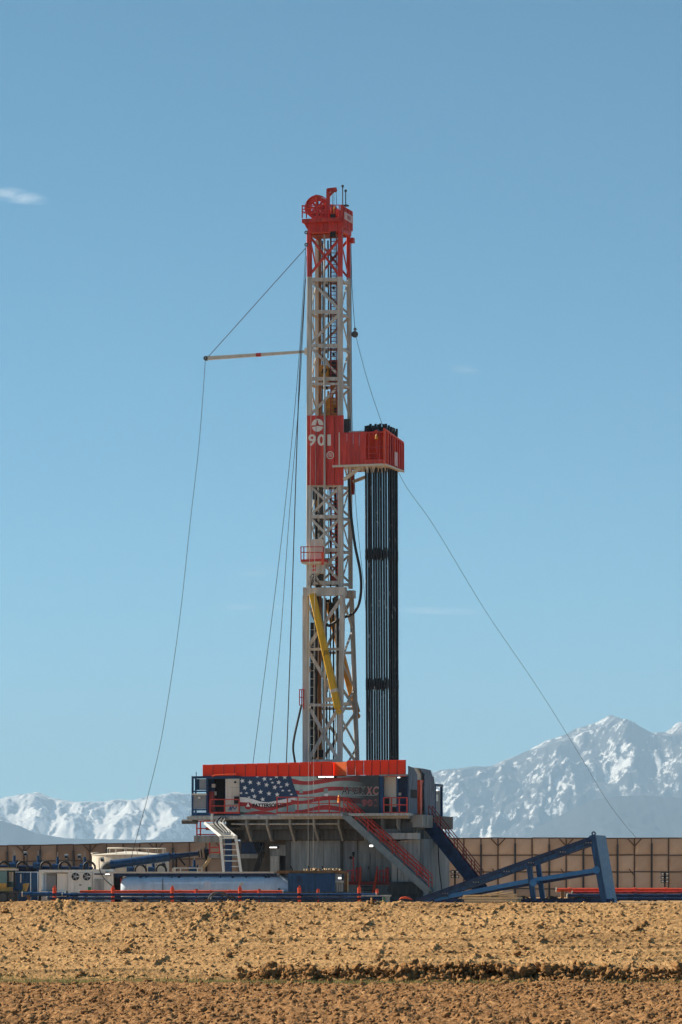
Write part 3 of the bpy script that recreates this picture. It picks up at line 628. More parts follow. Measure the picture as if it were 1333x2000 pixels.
for i, wd in enumerate((.26, .34, .34, .26)):
    part('stamp_line', MB().box((oc[0] - wd / 2, oc[1] - .006, oc[2] + .13 - i * .085), (oc[0] + wd / 2, oc[1], oc[2] + .165 - i * .085)), LETTER, so)
part('junction_box', pbox(672, 683, 818, 846, 1.2, 1.6), STEELD, mast)
# tool guide rails, standpipe, ladder
part('guide_rail', MB().bar(P(626, 1590, 1.5), P(625.5, 466, 1.5), .17, .25), RAILB, mast)
part('guide_rail', MB().bar(P(620, 1590, 1.9), P(619, 470, 1.9), .22, .2), CREAM, mast)
part('standpipe', MB().tube([P(634, 1590, -.45), P(634.5, 800, -.42), P(634, 458, .3)], .075, 8), STEELL, mast, True)
def ladder(y0, y1, xa, xb, v, m, step=5.5):
    ld = part('ladder', MB().bar(P(xa, y1, v), P(xa, y0, v), .06), m, mast); part('rail', MB().bar(P(xb, y1, v), P(xb, y0, v), .06), m, ld)
    y = y0 + 2
    while y < y1: part('rung', MB().bar(P(xa, y, v), P(xb, y, v), .05), m, ld); y += step
ladder(462, 703, 646.5, 657.2, 2.2, MAROON, 7.5); ladder(703, 812, 646.5, 658.5, -.05, MAROON, 8); ladder(948, 1134, 648, 660, 1.9, RED, 7.6)
for k in range(4):
    part('cable_cage', MB().bar(P(606 + k * 2.3, 1485, 1.0 + .1 * k), P(607 + k * 2.2, 1170, 1.0 + .1 * k), .035), STEELD, mast)
part('cable_tray', MB().bar(P(612, 1488, .9), P(612, 1216, .9), .40, .06), INTER, mast)
for k in range(16):
    y = 1230 + k * 16; part('tray_rung', MB().bar(P(606, y, .82), P(618, y, .82), .06, .03), STEELL, mast)
part('hose_bundle', MB().tube(curve_pts([P(617, 1480, .7), P(618, 1250, .6), P(620, 1165, .7), P(618, 1000, 1.0), P(617, 950, 1.2)]), .14, 8), INTER, mast, True)
part('hose_bundle', MB().tube(curve_pts([P(662, 1480, 2.1), P(660, 1250, 2.0), P(656, 1000, 2.1), P(655, 950, 2.2)]), .12, 8), INTER, mast, True)
part('hose_bundle', MB().tube(curve_pts([P(625, 1140, .9), P(626, 1040, .9), P(625, 948, 1.0)]), .22, 8), STEELD, mast, True)
part('fingerpost', MB().bar(P(628, 1485, 1.6), P(624, 1300, 1.6), .2, .3), RAILB, mast)
for i, (x0_, x1_, ya_, yb_, v_) in enumerate(((611, 613, 948, 1140, 1.6), (615, 614, 948, 1140, .5), (630, 631, 948, 1140, 1.2), (641, 642, 948, 1140, .8), (645, 643, 948, 1486, 1.4), (651, 652, 1168, 1486, 1.5), (656, 655, 1168, 1486, 1.1), (630, 633, 1168, 1486, .9), (637, 639, 1168, 1486, 1.9), (612, 611, 560, 810, 1.3), (630, 629.5, 470, 810, .9), (641, 641, 470, 700, .6), (661, 661, 470, 810, .8))):
    part('service_cable', MB().tube(curve_pts([P(x0_, ya_, v_), P(x0_ + 1.2, (ya_ + yb_) / 2, v_), P(x1_, yb_, v_)], 4), .04 + .012 * (i % 3), 5), BLACK if i % 3 else STEELL, mast)
for (x, y, w_, h_, m_) in ((614, 965, 7, 20, STEELD), (622, 985, 8, 16, AMBER), (618, 1020, 9, 26, STEELD), (640, 1098, 10, 16, STEELL), (652, 1130, 10, 10, MAROON), (634, 1340, 8, 22, STEELL), (633, 1352, 6, 18, WHITE), (614, 1440, 8, 30, STEELD), (627, 1472, 9, 14, INTER), (646, 1186, 7, 18, INTER), (655, 1176, 6, 22, STEELD), (641, 1366, 14, 8, BEIGE), (676, 1375, 12, 7, BEIGE)):
    part('fitting_box', pbox(x - w_ / 2, x + w_ / 2, y - h_ / 2, y + h_ / 2, .9, 1.4), m_, mast)
# number of work lights hanging inside
for (x, y) in ((637, 558), (635.5, 687), (651, 693), (637.5, 758), (651, 563), (632, 1389), (640, 1175)):
    f_ = part('work_light', pbox(x - 1.6, x + 1.6, y - 3.5, y + 1.5, 1.0, 1.3), INTER, mast); part('lamp', pbox(x - 1.2, x + 1.2, y + 1.7, y + 2.6, 1.0, 1.3), CREAM, f_)
# cabinet with railed balcony
cb = part('cabinet', pbox(607.5, 631, 1053, 1092, -.95, -.3), CREAM, mast); part('cabinet_base', pbox(606.5, 632, 1101, 1120, -.9, -.3), WHITE, cb)
for y in (1104, 1111): part('label_plate', pbox(611, 617, y, y + 4.5, -.925, -.903), RED, cb)
bl = part('balcony', pbox(587.5, 632, 1092, 1096.5, -1.5, -.3), RED, mast); part('underplate', pbox(589, 631, 1096.8, 1100, -1.45, -.35), BEIGE, bl)
for y in (1068, 1079): part('rail', MB().bar(P(588, y, -1.45), P(632, y, -1.45), .06), RED, bl)
for x in (588.3, 594, 632): part('rail_post', MB().bar(P(x, 1093, -1.45), P(x, 1067.5, -1.45), .07), RED, bl)
part('gate', pbox(628, 633, 1078, 1103, -1.55, -1.51), ORANGE, bl)
for i in range(6):
    r_ = random.Random(i); pts = [P(602 + r_.uniform(0, 6), 1146, -.5), P(608 + r_.uniform(-3, 8), 1130 - r_.uniform(0, 12), -.7), P(618 + r_.uniform(-3, 5), 1128 + r_.uniform(-6, 8), -.75), P(624 + r_.uniform(-4, 3), 1140, -.5)]
    part('cable_loop', MB().tube(curve_pts(pts), .03, 5), STEELL if i % 2 else BLACK, mast, True)
sb = part('side_cage', pbox(585, 594, 1346, 1347.6, -.6, -.4), RED, mast)
for a, b in (((585.5, 1347), (585.5, 1378)), ((593.5, 1347), (593.5, 1385)), ((585, 1377), (594, 1377)), ((585, 1362), (594, 1362)), ((589.5, 1347), (589.5, 1377))):
    part('bar', MB().bar(P(*a, -.5), P(*b, -.5), .06), RED, sb)

# crown
cr = part('crown_platform', pbox(590, 670, 425.5, 433, -.7, 1.9), RED, mast)
part('crown_beam', pbox(601, 668, 433, 453, -.3, 2.2), RED, mast); part('crown_beam', pbox(603, 664, 452.5, 458, .4, 2.2), MAROON, mast)
for x in (606, 614, 622, 630, 640, 648, 658): part('stiffener', pbox(x, x + 1.6, 434, 452, -.36, -.302), RED, mast)
for a, b in (((597, 434), (603, 446)), ((672, 434), (667, 446))): part('gusset', MB().bar(P(*a, -.2), P(*b, -.2), .2, .3), RED, mast)
for x in (590.8, 599, 620, 648, 655, 663): part('crown_post', MB().bar(P(x, 426, -.65), P(x, 400.5, -.65), .07), RED, cr)
for y in (401.5, 409, 416): part('crown_rail', MB().bar(P(590.5, y, -.65), P(643, y, -.65), .055), RED, cr)
part('crown_rail', MB().bar(P(648, 400.5, -.65), P(669, 400.5, -.65), .055), RED, cr)
for y in (401.5, 412): 
    a = P(590.5, y, -.65); part('crown_rail', MB().bar(a, (a[0], 1.8, a[2]), .055), RED, cr)
shc = P(620.8, 406.5, .3); rr = .86
sh = part('crown_sheave', MB().ring(shc, 'v', rr * .62, rr, .16, 30).ring(shc, 'v', 0, rr * .2, .2, 16), RED, mast)
for i in range(9):
    a = 2 * PI * i / 9 + .2
    part('spoke', MB().bar((shc[0] + math.cos(a) * rr * .15, shc[1], shc[2] + math.sin(a) * rr * .15), (shc[0] + math.cos(a) * rr * .68, shc[1], shc[2] + math.sin(a) * rr * .68), .16, .10), RED, sh)
part('guard', MB().ring(shc, 'v', rr + .03, rr + .10, .42, 24, -.15, PI + .3), RED, sh)
for a in (PI / 2, PI + .1, .3): part('guard_strut', MB().bar((shc[0] + math.cos(a) * .2, -.05, shc[2] + math.sin(a) * .2), (shc[0] + math.cos(a) * (rr + .1), -.05, shc[2] + math.sin(a) * (rr + .1)), .10, .06), ORANGE, sh)
for k in range(5):
    s2 = P(632 + k * 4.5, 415, 1.2 + .15 * k)
    part('crown_sheave', MB().ring(s2, 'u', .10, .62, .09, 20), MAROON if k % 2 else RED, mast)
part('sheave_frame', pbox(609, 640, 413, 425.3, -.3, -.15), RED, mast); part('sheave_frame', pbox(640.5, 668, 411, 425.3, 1.0, 2.6), RED, mast)
for x in (613, 622, 631): part('frame_hole', pbox(x, x + 4, 416, 422, -.33, -.302), MAROON, mast)
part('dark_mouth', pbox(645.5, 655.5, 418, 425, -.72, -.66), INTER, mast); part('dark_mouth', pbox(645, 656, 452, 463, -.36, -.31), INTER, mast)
for (x, y, c) in ((649, 411, ORANGE), (655, 408, AMBER), (659, 412, ORANGE)): part('block_sheave', MB().ring(P(x, y + 4, -.2), 'u', .08, .35, .1, 16), c, mast)
gp = part('gin_pole', MB().bar(P(641.5, 426, -.2), P(641.5, 369.5, -.2), .24, .2), RED, mast)
part('gin_arm', MB().bar(P(640.5, 371.5, -.2), P(657.5, 369.5, -.2), .26, .2), RED, gp); part('gin_knee', MB().bar(P(642, 384, -.2), P(652, 373, -.2), .16, .16), RED, gp)
part('gin_sheave', MB().ring(P(655, 371.5, -.2), 'v', .04, .15, .16, 12), MAROON, gp)
for x in (649.5, 652.5, 658): part('hoist_line', MB().tube([P(x if x < 655 else 657, 374, -.2), P(x + .6, 425, -.2)], .018, 5), CABLE, gp)
# enclosed right end of the crown with a sign board
gb = part('crown_guard', pbox(665, 670.5, 400, 432, -.7, -.6), RED, mast)
u_ = P(670.5, 420, -.7)[0]; zt, zb = P(670.5, 400.5, -.7)[2], P(670.5, 431, -.7)[2]
part('side_guard', MB().box((u_ - .05, -.6, zb - .4), (u_, 1.8, zt - .05)), RED, gb)
for k in range(6): part('rib', MB().box((u_ + .002, -.5 + k * .42, zb - .35), (u_ + .05, -.43 + k * .42, zt - .1)), ORANGE if k % 2 else RED, gb)
part('sign_strip', MB().box((u_ + .051, -.55, zb + .15), (u_ + .06, 1.7, zb + .72)), mat('sign_pink', (.62, .42, .44), .6), gb)
for k in range(3): part('sign_mark', MB().box((u_ + .061, .2 + k * .3, zb + .28), (u_ + .066, .4 + k * .3, zb + .58)), MAROON, gb)
for (x, y0, y1) in ((669.7, 400, 361), (675.6, 404, 370)):
    an = part('antenna', MB().tube([P(x, y0, .2), P(x, y1 + 5, .2)], .04, 6), STEELD, mast); part('beacon', MB().tube([P(x, y1 + 5, .2), P(x, y1 + 4, .2), P(x, y1 + 1, .2), P(x, y1, .2)], [.05, .10, .10, .04], 8), BLACK, an)
part('antenna_base', pbox(666, 679, 399.5, 402, 0, .4), STEELD, mast); part('stub_bracket', pbox(683, 690.5, 464, 474, VB_ - .2, VB_ + .2), RED, mast)
for (x, a, b) in ((597.5, 452, 456), (597.5, 476, 480)): part('dead_eye', MB().ring(P(x + 1, (a + b) / 2, -.2), 'v', .06, .14, .08, 10), STEELD, mast)

# hoisting gear
bk = thing('travelling_block', 'dark travelling block with amber cheek plates above the top drive', 'block', P(653, 752, 1.0))
part('sheave_housing', pbox(643.5, 659, 703, 748, .7, 1.3), INTER, bk); part('cheek_plate', pbox(659, 663, 704, 750, .65, 1.35), AMBER, bk); part('cheek_plate', pbox(641, 643.3, 704, 750, .65, 1.35), AMBER, bk)
part('hook', MB().bar(P(651, 766, 1.0), P(651, 747, 1.0), .35, .35, ch=.06), RAILB, bk)
part('dolly', pbox(623.5, 641, 713, 735, .4, 1.0), AMBER, bk)
for i in range(3): part('stencil', MB().bar(P(629 + i * 3.4, 729, .39), P(632 + i * 3.4, 720, .39), .10, .012), INTER, bk)
td = thing('top_drive', 'amber top drive hanging below the travelling block inside the mast', 'top drive', P(650, 950, 1.0))
part('motor_housing', pbox(636, 650, 776, 812, .5, 1.4), AMBER, td); part('motor_housing', pbox(650.5, 662.5, 790, 850, .5, 1.4), AMBER, td)
part('bail', MB().bar(P(641, 812, .9), P(642, 764, .9), .14), AMBER, td); part('bail', MB().bar(P(660, 812, .9), P(657, 762, .9), .14), AMBER, td)
part('gooseneck', MB().tube(curve_pts([P(648, 790, .8), P(650, 770, .8), P(657, 766, .8), P(660, 780, .8)]), .10, 8), RAILB, td, True)
part('quill', MB().tube([P(649, 850, 1.0), P(649, 950, 1.0)], .16, 10), STEELD, td)
part('vent', pbox(653, 660, 796, 806, .46, .498), INTER, td)
for i, x in enumerate((645.2, 648, 651, 653.6, 656.2, 659)):
    wire('drilling_line', [P(x, 458, 1.1), P(x, 704, 1.1)], .02, 'thin drilling line reeved from the crown down to the travelling block', 'cable', group='drilling lines', sub=1)

# raising cylinders
for (a, b, v, lab) in (((610.5, 1160), (663, 1393), -.75, 'yellow raising cylinder slanting across the front of the lower mast'), ((640, 1172), (700, 1402), 3.25, 'amber raising cylinder slanting behind the lower mast')):
    cy = thing('raising_cylinder', lab, 'cylinder', P(*b, v), group='raising cylinders of the mast'); col = YELLOW if v < 0 else AMBER  # rear cylinder takes amber so that its colour carries the shade
    p0, p1 = Vector(P(*a, v)), Vector(P(*b, v)); d = p1 - p0
    part('barrel', MB().bar(p0, p0 + d * .955, .47, .42, ch=.06, w1=.50), col, cy); part('rod_eye', MB().ring(p0 + d * .985, 'v', .07, .2, .16, 14), col, cy)
    part('clevis', MB().bar(p0 + d * .94, p0 + d * .985, .28, .2), col, cy)
    part('collar', MB().bar(p0 + d * .80, p0 + d * .825, .54, .47, ch=.05), CREAM if v < 0 else col, cy)
    if v < 0: text('JSS', .42, INTER, cy, P(632.5, 1278, v - .24), 'stencil', th=.004)

# hoses and lines round the mast
wire('mud_hose', [P(681, 925, .3), P(684, 985, .2), P(693, 1060, .1), P(703, 1110, .1), P(706, 1145, .1), P(702, 1178, .1), P(690, 1198, .2), P(672, 1206, .4), P(655, 1215, .8), P(643, 1222, .9), P(638, 1218, 1.0)], .105, 'thick black mud hose looping beside the mast below the red box', 'hose', BLACK, n=10)
wire('mud_hose', [P(589, 1378, -.5), P(584, 1400, -.6), P(576, 1436, -.8), P(573, 1462, -.8), P(577, 1492, -.8), P(578, 1520, -.8)], .085, 'dark hose dropping from the small red cage to the drill floor', 'hose', BLACK, n=8)
bm = thing('stabbing_boom', 'white boom arm reaching out sideways from the mast', 'boom', P(600, 686, .2))
part('arm', MB().bar(P(600, 686.5, .2), P(402, 700, .2), .19, .19, w1=.27, d1=.24), CREAM, bm); part('tip_sheave', MB().ring(P(403, 700, .2), 'v', .05, .17, .3, 12), STEELD, bm)
part('warning_band', MB().bar(P(511, 692.7, .2), P(501, 693.4, .2), .25, .24), RED, bm); part('bracket', MB().bar(P(600, 680, .2), P(600, 693, .2), .3, .3), CREAM, bm)
part('lug', MB().bar(P(407, 699, .2), P(408, 695, .2), .12, .12), STEELD, bm)
wire('boom_stay', [P(408, 696, .2), P(598, 484, .2)], .028, 'stay cable from the boom tip up to the crown', sub=1)
wire('tag_line', [P(401.5, 702, .2), P(397, 770, .2), P(388, 880, .2), P(372, 1020, .2), P(350, 1220, .2), P(318, 1430, .2), P(290, 1552, .2), P(266, 1640, .2), P(240, 1740, .2)], .02, 'long slack line hanging from the boom tip to the ground')
wire('guy_line', [P(598, 480, -.1), P(591, 600, -.1), P(577, 790, -.1), P(546, 1090, -.1), P(496, 1480, -.1), P(492, 1512, -.1)], .022, 'thin line fanning out farthest left of the mast down to the floor', group='lines beside the mast')
wire('guy_line', [P(599, 500, 0), P(592, 650, 0), P(583, 800, 0), P(566, 1000, 0), P(548, 1250, 0), P(527, 1482, 0), P(524, 1512, 0)], .022, 'thin line between the two other lines left of the mast', group='lines beside the mast')
wire('service_line', [P(597, 545, -.3), P(592, 620, -.3), P(586, 720, -.3), P(580, 880, -.3), P(572, 1130, -.3), P(563, 1400, -.3), P(559, 1512, -.3)], .04, 'thicker dark line hanging close along the left of the mast')
wire('guy_line', [P(686, 470, 2.5), P(688, 560, 2.5), P(693.5, 640, 2.3)], .022, 'short line from the crown to the hanging snatch block', sub=2)
sbk = thing('snatch_block', 'small steel snatch block hanging right of the mast', 'pulley', P(694, 662, 2.3))
part('shackle', MB().ring(P(694, 643, 2.3), 'v', .05, .12, .06, 10), STEELD, sbk); part('body', MB().ring(P(693.5, 653, 2.3), 'v', .03, .25, .16, 12), STEELD, sbk); part('hook', MB().bar(P(694, 641, 2.3), P(694, 650, 2.3), .10, .08), STEEL, sbk)
g0 = [Vector(P(695, 655, 2.3)), Vector(P(718, 742, 2.5)), Vector(P(748, 832, 3.0))]
far = []
for (x, y, Yd) in ((785, 935, 290), (850, 1030, 300), (950, 1195, 322), (1050, 1342, 345), (1130, 1470, 368), (1190, 1570, 388), (1246, 1640, 404), (1330, 1735, 430)): far.append(Vector(Q(x, y, Yd)))
def to_rig(p): dx, dy = p[0] - OX, p[1] - OY; return Vector((dx * ca - dy * sa, dx * sa + dy * ca, p[2]))
wire('guy_line', g0 + [to_rig(p) for p in far], .017, 'long guy line running from the snatch block out over the sound wall')
wire('guy_line', [P(686, 470, 2.6), P(688, 800, 2.5), P(694, 960, 2.2), P(702, 1060, 2.0), P(714, 1180, 1.8), P(719, 1330, 1.8), P(721, 1512, 1.8)], .018, 'thin line hanging between the mud hose and the racked pipe', sub=3)
for x, lab in ((603, 'left of the two hoist lines hanging in front of the flag banner'), (613, 'right of the two hoist lines hanging in front of the flag banner')):
    wire('hoist_line', [P(x + 6, 700, -1.0), P(x + 2, 1100, -2.5), P(x, 1500, -6.5), P(x - 1, 1703, -7.0)], .013, lab, m=STEELL)

# ------------------------------------------------------------------ racking board with racked drill pipe
rb = thing('racking_board', 'red box-shaped racking board hanging out beside the mast', 'racking board', P(707, 906, -.6))
v0, v1 = -.9, 4.1
ul, ur = P(663.5, 875, v0)[0], P(751, 875, v0)[0]; zt, zb = P(710, 843.5, v0)[2], P(710, 906.5, v0)[2]
zt2 = zt - .42
def wallp(a, b, name='wall_panel', m=RED): return part(name, MB().box(a, b), m, rb)
px_ = [663.5, 678, 690, 702, 713.5]
for i in range(4):
    a, b = P(px_[i], 875, v0)[0], P(px_[i + 1], 875, v0)[0]; wallp((a + .012, v0, zb), (b - .012, v0 + .05, zt))
a, b = P(713.5, 875, v0)[0], ur
gp_ = wallp((a, v0 + .3, zb), (b, v0 + .33, zt - .1), 'recessed_panel', VINYL)
part('frame', MB().box((a, v0, zt - .12), (b, v0 + .08, zt)), RED, rb); part('frame', MB().box((a, v0, zb), (b, v0 + .08, zb + .34)), RED, rb)
for x in (713.5, 720, 736, 741, 749.6):
    u = P(x, 875, v0)[0]; part('upright', MB().box((u, v0 - .02, zb + .3), (u + .07, v0 + .06, zt - .1)), RED, rb)
for y in (875, 886, 893): part('rail', MB().box((a, v0 - .01, P(730, y, v0)[2] - .025), (b, v0 + .05, P(730, y, v0)[2] + .025)), RED, rb)
part('corner_post', MB().box((ur - .06, v0 - .05, zb - .05), (ur + .06, v0 + .07, zt + .22)), ORANGE, rb); part('corner_post', MB().box((ul - .06, v0 - .03, zb - .02), (ul + .03, v0 + .06, zt + .02)), CREAM, rb)
nr = 8
for i in range(nr):
    ya, yb = v0 + .1 + (v1 - v0 - .1) * i / nr, v0 + .1 + (v1 - v0 - .1) * (i + 1) / nr; za, zc = zt + (zt2 - zt) * i / nr + .1, zt + (zt2 - zt) * (i + 1) / nr + .1
    part('side_panel', MB().add([(ur, ya + .01, zb), (ur, yb - .01, zb), (ur, yb - .01, zc), (ur, ya + .01, za), (ur - .04, ya + .01, zb), (ur - .04, yb - .01, zb), (ur - .04, yb - .01, zc), (ur - .04, ya + .01, za)],
         [(0, 1, 2, 3), (7, 6, 5, 4), (0, 4, 5, 1), (1, 5, 6, 2), (2, 6, 7, 3), (3, 7, 4, 0)]), RED, rb)
    part('rib', MB().box((ur + .002, yb - .06, zb), (ur + .10, yb + .06, zc - .02)), ORANGE if i in (0, 3) else RED, rb)  # orange ribs are red ones with the light painted on
part('top_rail', MB().bar((ur + .04, v0, zt + .12), (ur + .04, v1, zt2 + .12), .12, .12, ref=(1, 0, 0)), ORANGE, rb); part('sill', MB().box((ur - .02, v0, zb - .14), (ur + .1, v1 + .1, zb - .002)), CREAM, rb)
part('placard', MB().box((ur + .102, 1.5, zb + .1), (ur + .11, 2.35, zb + 1.15)), mat('placard_pale', (.62, .42, .45), .6), rb)
part('back_panel', MB().box((ul, v1 - .05, zb), (ur - .05, v1, zt2)), RED, rb); part('left_panel', MB().box((ul - .02, v0 + .1, zb), (ul + .02, v1 - .1, zt2)), RED, rb)
part('floor_frame', MB().box((ul - .55, v0 - .03, zb - .16), (ur, v0 + .16, zb - .003)), CREAM, rb)
for i in range(12):
    yv = v0 + .4 + i * .38; part('floor_grating', MB().box((ul + .25 + .05 * i, yv, zb - .12), (ur - .1, yv + .22, zb - .04)), BEIGE, rb)
r_ = random.Random(5)
for i in range(34):
    x = r_.uniform(ul + .1, ur - .1); L_ = r_.uniform(.1, .55); yy = r_.choice([v0 + .2, v0 + .5, v0 + 1.0])
    part('icicle', MB().tube([(x, yy, zb - .12), (x + r_.uniform(-.04, .04), yy, zb - .12 - L_)], [.05, .012], 5), CREAM, rb)
part('knee_brace', MB().bar(P(707, 911, -.3), P(672, 937, -.3), .24, .2), CREAM, rb); part('knee_brace', MB().bar(P(716, 931, 2.4), P(690, 941, 2.4), .22, .2), CREAM, rb)
part('hinge_bracket', MB().bar(P(689, 966, VB_), P(689, 922, VB_), .26, .24), MAROON, rb); part('mast_arm', pbox(668, 690, 908, 914, 1.2, 1.6), STEELL, rb)
part('top_hatch', pbox(682, 712, 841.5, 844, .2, 2.0), CREAM, rb)
part('tool_bag', MB().tube([P(736, 848, v0 - .1), P(736, 851, v0 - .1), P(736, 857, v0 - .1), P(736, 858.5, v0 - .1)], [.05, .11, .13, .05], 8), AMBER, rb)
part('lug', MB().ring(P(735, 843, v0), 'v', .05, .13, .08, 10), RED, rb)

# racked stands of drill pipe, each three joints long
zj = lambda y: P(747, y, 1.5)[2]
fz = 7.75
pm = MB().tube([(0, 0, 0), (0, 0, zj(838) - fz - .4)], 0.074, 8); jm = MB().tube([(0, 0, -.42), (0, 0, -.30), (0, 0, -.02), (0, 0, .02), (0, 0, .30), (0, 0, .42)], [.074, .094, .094, .090, .094, .074], 8)
bx_ = MB().tube([(0, 0, -.30), (0, 0, -.18), (0, 0, .30)], [.074, .092, .092], 8)
def raw(name, mb, m):
    me = bpy.data.meshes.new(name); me.from_pydata(mb.v, [], mb.f); me.materials.append(m); me.polygons.foreach_set('use_smooth', [True] * len(me.polygons)); me.set_sharp_from_angle(angle=math.radians(50)); return me
me_p, me_j, me_b = raw('pipe', pm, PIPE), raw('tool_joint', jm, PIPE), raw('tool_joint', bx_, PIPE)
r_ = random.Random(9); zlen = zj(838) - fz - .4
for i in range(13):
    for k in range(4):
        px = 718.4 + i * 4.86 + (r_.uniform(-.45, .45) if i < 9 else r_.uniform(-1.3, 1.3))
        Yd = max(279.4, 280 + ca * ((px + 4.5 - 751) / 7.8 - .9) - 1.2) + k * .26 + r_.uniform(-.04, .04)
        x, y, _ = Q(px, 1000, Yd); dz = r_.uniform(0, .42)
        st = bpy.data.objects.new('drill_pipe_stand', None); C.objects.link(st); st.location = (x, y, fz)
        st.rotation_euler = (r_.uniform(-.0006, .0006), (-.0045 if i < 9 else -.004) + r_.uniform(-.0006, .0006), 0)
        tag(st, 'dark steel drill pipe stand racked upright under the red racking board', 'drill pipe', 'racked stands of drill pipe')
        for nm, me, z in (('pipe', me_p, dz), ('tool_joint', me_j, zj(1340) - fz + dz * .5), ('tool_joint', me_j, zj(1086) - fz + dz * .5), ('tool_joint', me_b, zlen + dz)):
            o = bpy.data.objects.new(nm, me); C.objects.link(o); o.parent = st; o.location = (0, 0, z if nm != 'pipe' else (0 if dz < 0 else dz))
# ------------------------------------------------------------------ drill floor and substructure
VF, VK = -5.0, 4.6                                   # front and back of the floor
uL, uR = P(376, 1595, VF)[0], P(797, 1590, VF)[0]
sub = thing('rig_substructure', 'grey steel substructure box carrying the raised drill floor', 'substructure', (0, 0, PAD))
dz = 7.72
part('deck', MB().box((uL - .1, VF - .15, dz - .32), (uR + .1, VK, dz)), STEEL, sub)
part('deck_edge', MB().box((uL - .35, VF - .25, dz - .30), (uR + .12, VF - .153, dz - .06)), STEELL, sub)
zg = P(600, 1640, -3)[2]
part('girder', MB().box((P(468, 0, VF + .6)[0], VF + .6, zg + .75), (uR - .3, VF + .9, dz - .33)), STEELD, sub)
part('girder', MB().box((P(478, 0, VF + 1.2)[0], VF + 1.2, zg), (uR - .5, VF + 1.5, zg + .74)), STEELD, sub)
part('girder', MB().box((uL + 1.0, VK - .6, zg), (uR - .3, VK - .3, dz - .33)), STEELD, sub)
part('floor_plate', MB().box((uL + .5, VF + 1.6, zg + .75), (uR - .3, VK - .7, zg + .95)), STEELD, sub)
for x in (480, 520, 565, 612, 660, 705, 745, 775):
    u = P(x, 1600, VF)[0]; part('outrigger', MB().prism([(0, 0), (0, -.45), (1.1, -1.6), (1.5, -1.6), (1.5, 0)], .16, lambda a, b, d, u=u: (u + d, VF - .1 + a, dz - .33 + b)), STEEL, sub)
part('pipe_run', MB().tube([P(452, 1609, VF + .1), P(470, 1609.5, VF + .1), P(660, 1609, VF + .1)], .06, 6), STEELL, sub)
# lower box: wall panels with seams, doors, pedestal
wv = -3.2
xs_ = [567, 605, 632, 668, 698, 733, 781]
for i in range(len(xs_) - 1):
    part('wall_panel', pbox(xs_[i] + .35, xs_[i + 1] - .35, 1641, 1764, wv + (.12 if i > 3 else 0), wv + .3), STEEL if i != 3 else mat('wall_grey', (.20, .21, .22), .6, var=.25, streak=True), sub)
part('wall_panel', pbox(528, 546.5, 1650, 1764, wv + .3, wv + .6), STEEL, sub); part('lintel', pbox(528, 567, 1650, 1671, wv + .25, wv + .55), STEEL, sub)
for k in range(10): part('shutter_slat', pbox(528.5, 546, 1672.3 + k * 3.1, 1675.2 + k * 3.1, wv + .2, wv + .27), STEELL, sub)
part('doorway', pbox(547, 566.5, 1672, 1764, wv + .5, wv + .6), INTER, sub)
part('rear_wall', pbox(470, 780, 1600, 1764, 3.2, 3.5), STEELD, sub)
dr = part('door', pbox(704, 723, 1669, 1720, wv + .04, wv + .11), STEEL, sub); part('handle', pbox(719, 720.5, 1692, 1698, wv - .02, wv + .035), INTER, dr)
part('cap_beam', pbox(561, 783, 1636, 1642, wv - .12, wv + .32), STEELD, sub)
part('post', pbox(664.5, 668, 1640, 1764, wv - .16, wv - .01), STEELD, sub); part('post', pbox(558, 567, 1640, 1764, wv - .1, wv + .4), STEELD, sub)
# right pedestal, pale, made of upright plates
for i, x in enumerate((765, 777, 788, 799, 809)):
    part('pedestal_plate', pbox(x + .3, x + 10.7, 1643 if i < 3 else 1640, 1764, -4.3 + .05 * (i % 2), -3.4), STEELL, sub)
part('pedestal_foot', pbox(762, 824, 1722, 1766, -4.6, -3.2), STEELD, sub); part('pedestal_side', MB().box((P(820, 0, -4.2)[0], -4.2, PAD), (P(820, 0, -4.2)[0] + .3, 3.0, zg)), STEEL, sub)
for x in (768, 781, 793, 806): part('roller', MB().tube([P(x, 1737, -4.75), P(x + .1, 1737, -4.62)], .42, 14), STEELD, sub)
part('side_beam', pbox(733, 783, 1619, 1640, VF + .4, VF + 1.1), STEEL, sub); part('side_box', pbox(755, 817, 1627, 1639, VF - .1, VF + .5), STEELL, sub)
part('side_box', pbox(783, 806, 1606, 1626, VF + .5, VF + 3.0), STEELD, sub)
u = uR
part('side_girder', MB().box((u - .3, VF + .8, dz - 1.9), (u + .05, VK - .1, dz - .33)), STEELD, sub)
part('side_bracket', MB().box((u + .05, VF + .5, dz - .95), (u + .9, VF + 3.4, dz - .02)), STEEL, sub); part('side_bracket', MB().box((u + .06, VF + 4.2, dz - .95), (u + .8, VK, dz - .02)), STEELD, sub)
for k in range(3): part('bracket_rib', MB().box((u + .9, VF + .6 + k * 1.3, dz - .93), (u + .97, VF + .68 + k * 1.3, dz - .04)), STEELL, sub)
part('vent_box', MB().box((u - .2, VF + 1.6, dz - 2.35), (u + .25, VF + 3.6, dz - 1.0)), STEELL, sub)
for k in range(6): part('vent_slat', MB().box((u + .252, VF + 1.7 + k * .31, dz - 2.25), (u + .29, VF + 1.8 + k * .31, dz - 1.05)), STEELD, sub)
part('left_nub', MB().tube([(uL - .9, VF + .3, dz - .45), (uL + .3, VF + .3, dz - .45)], .17, 10), STEELD, sub)
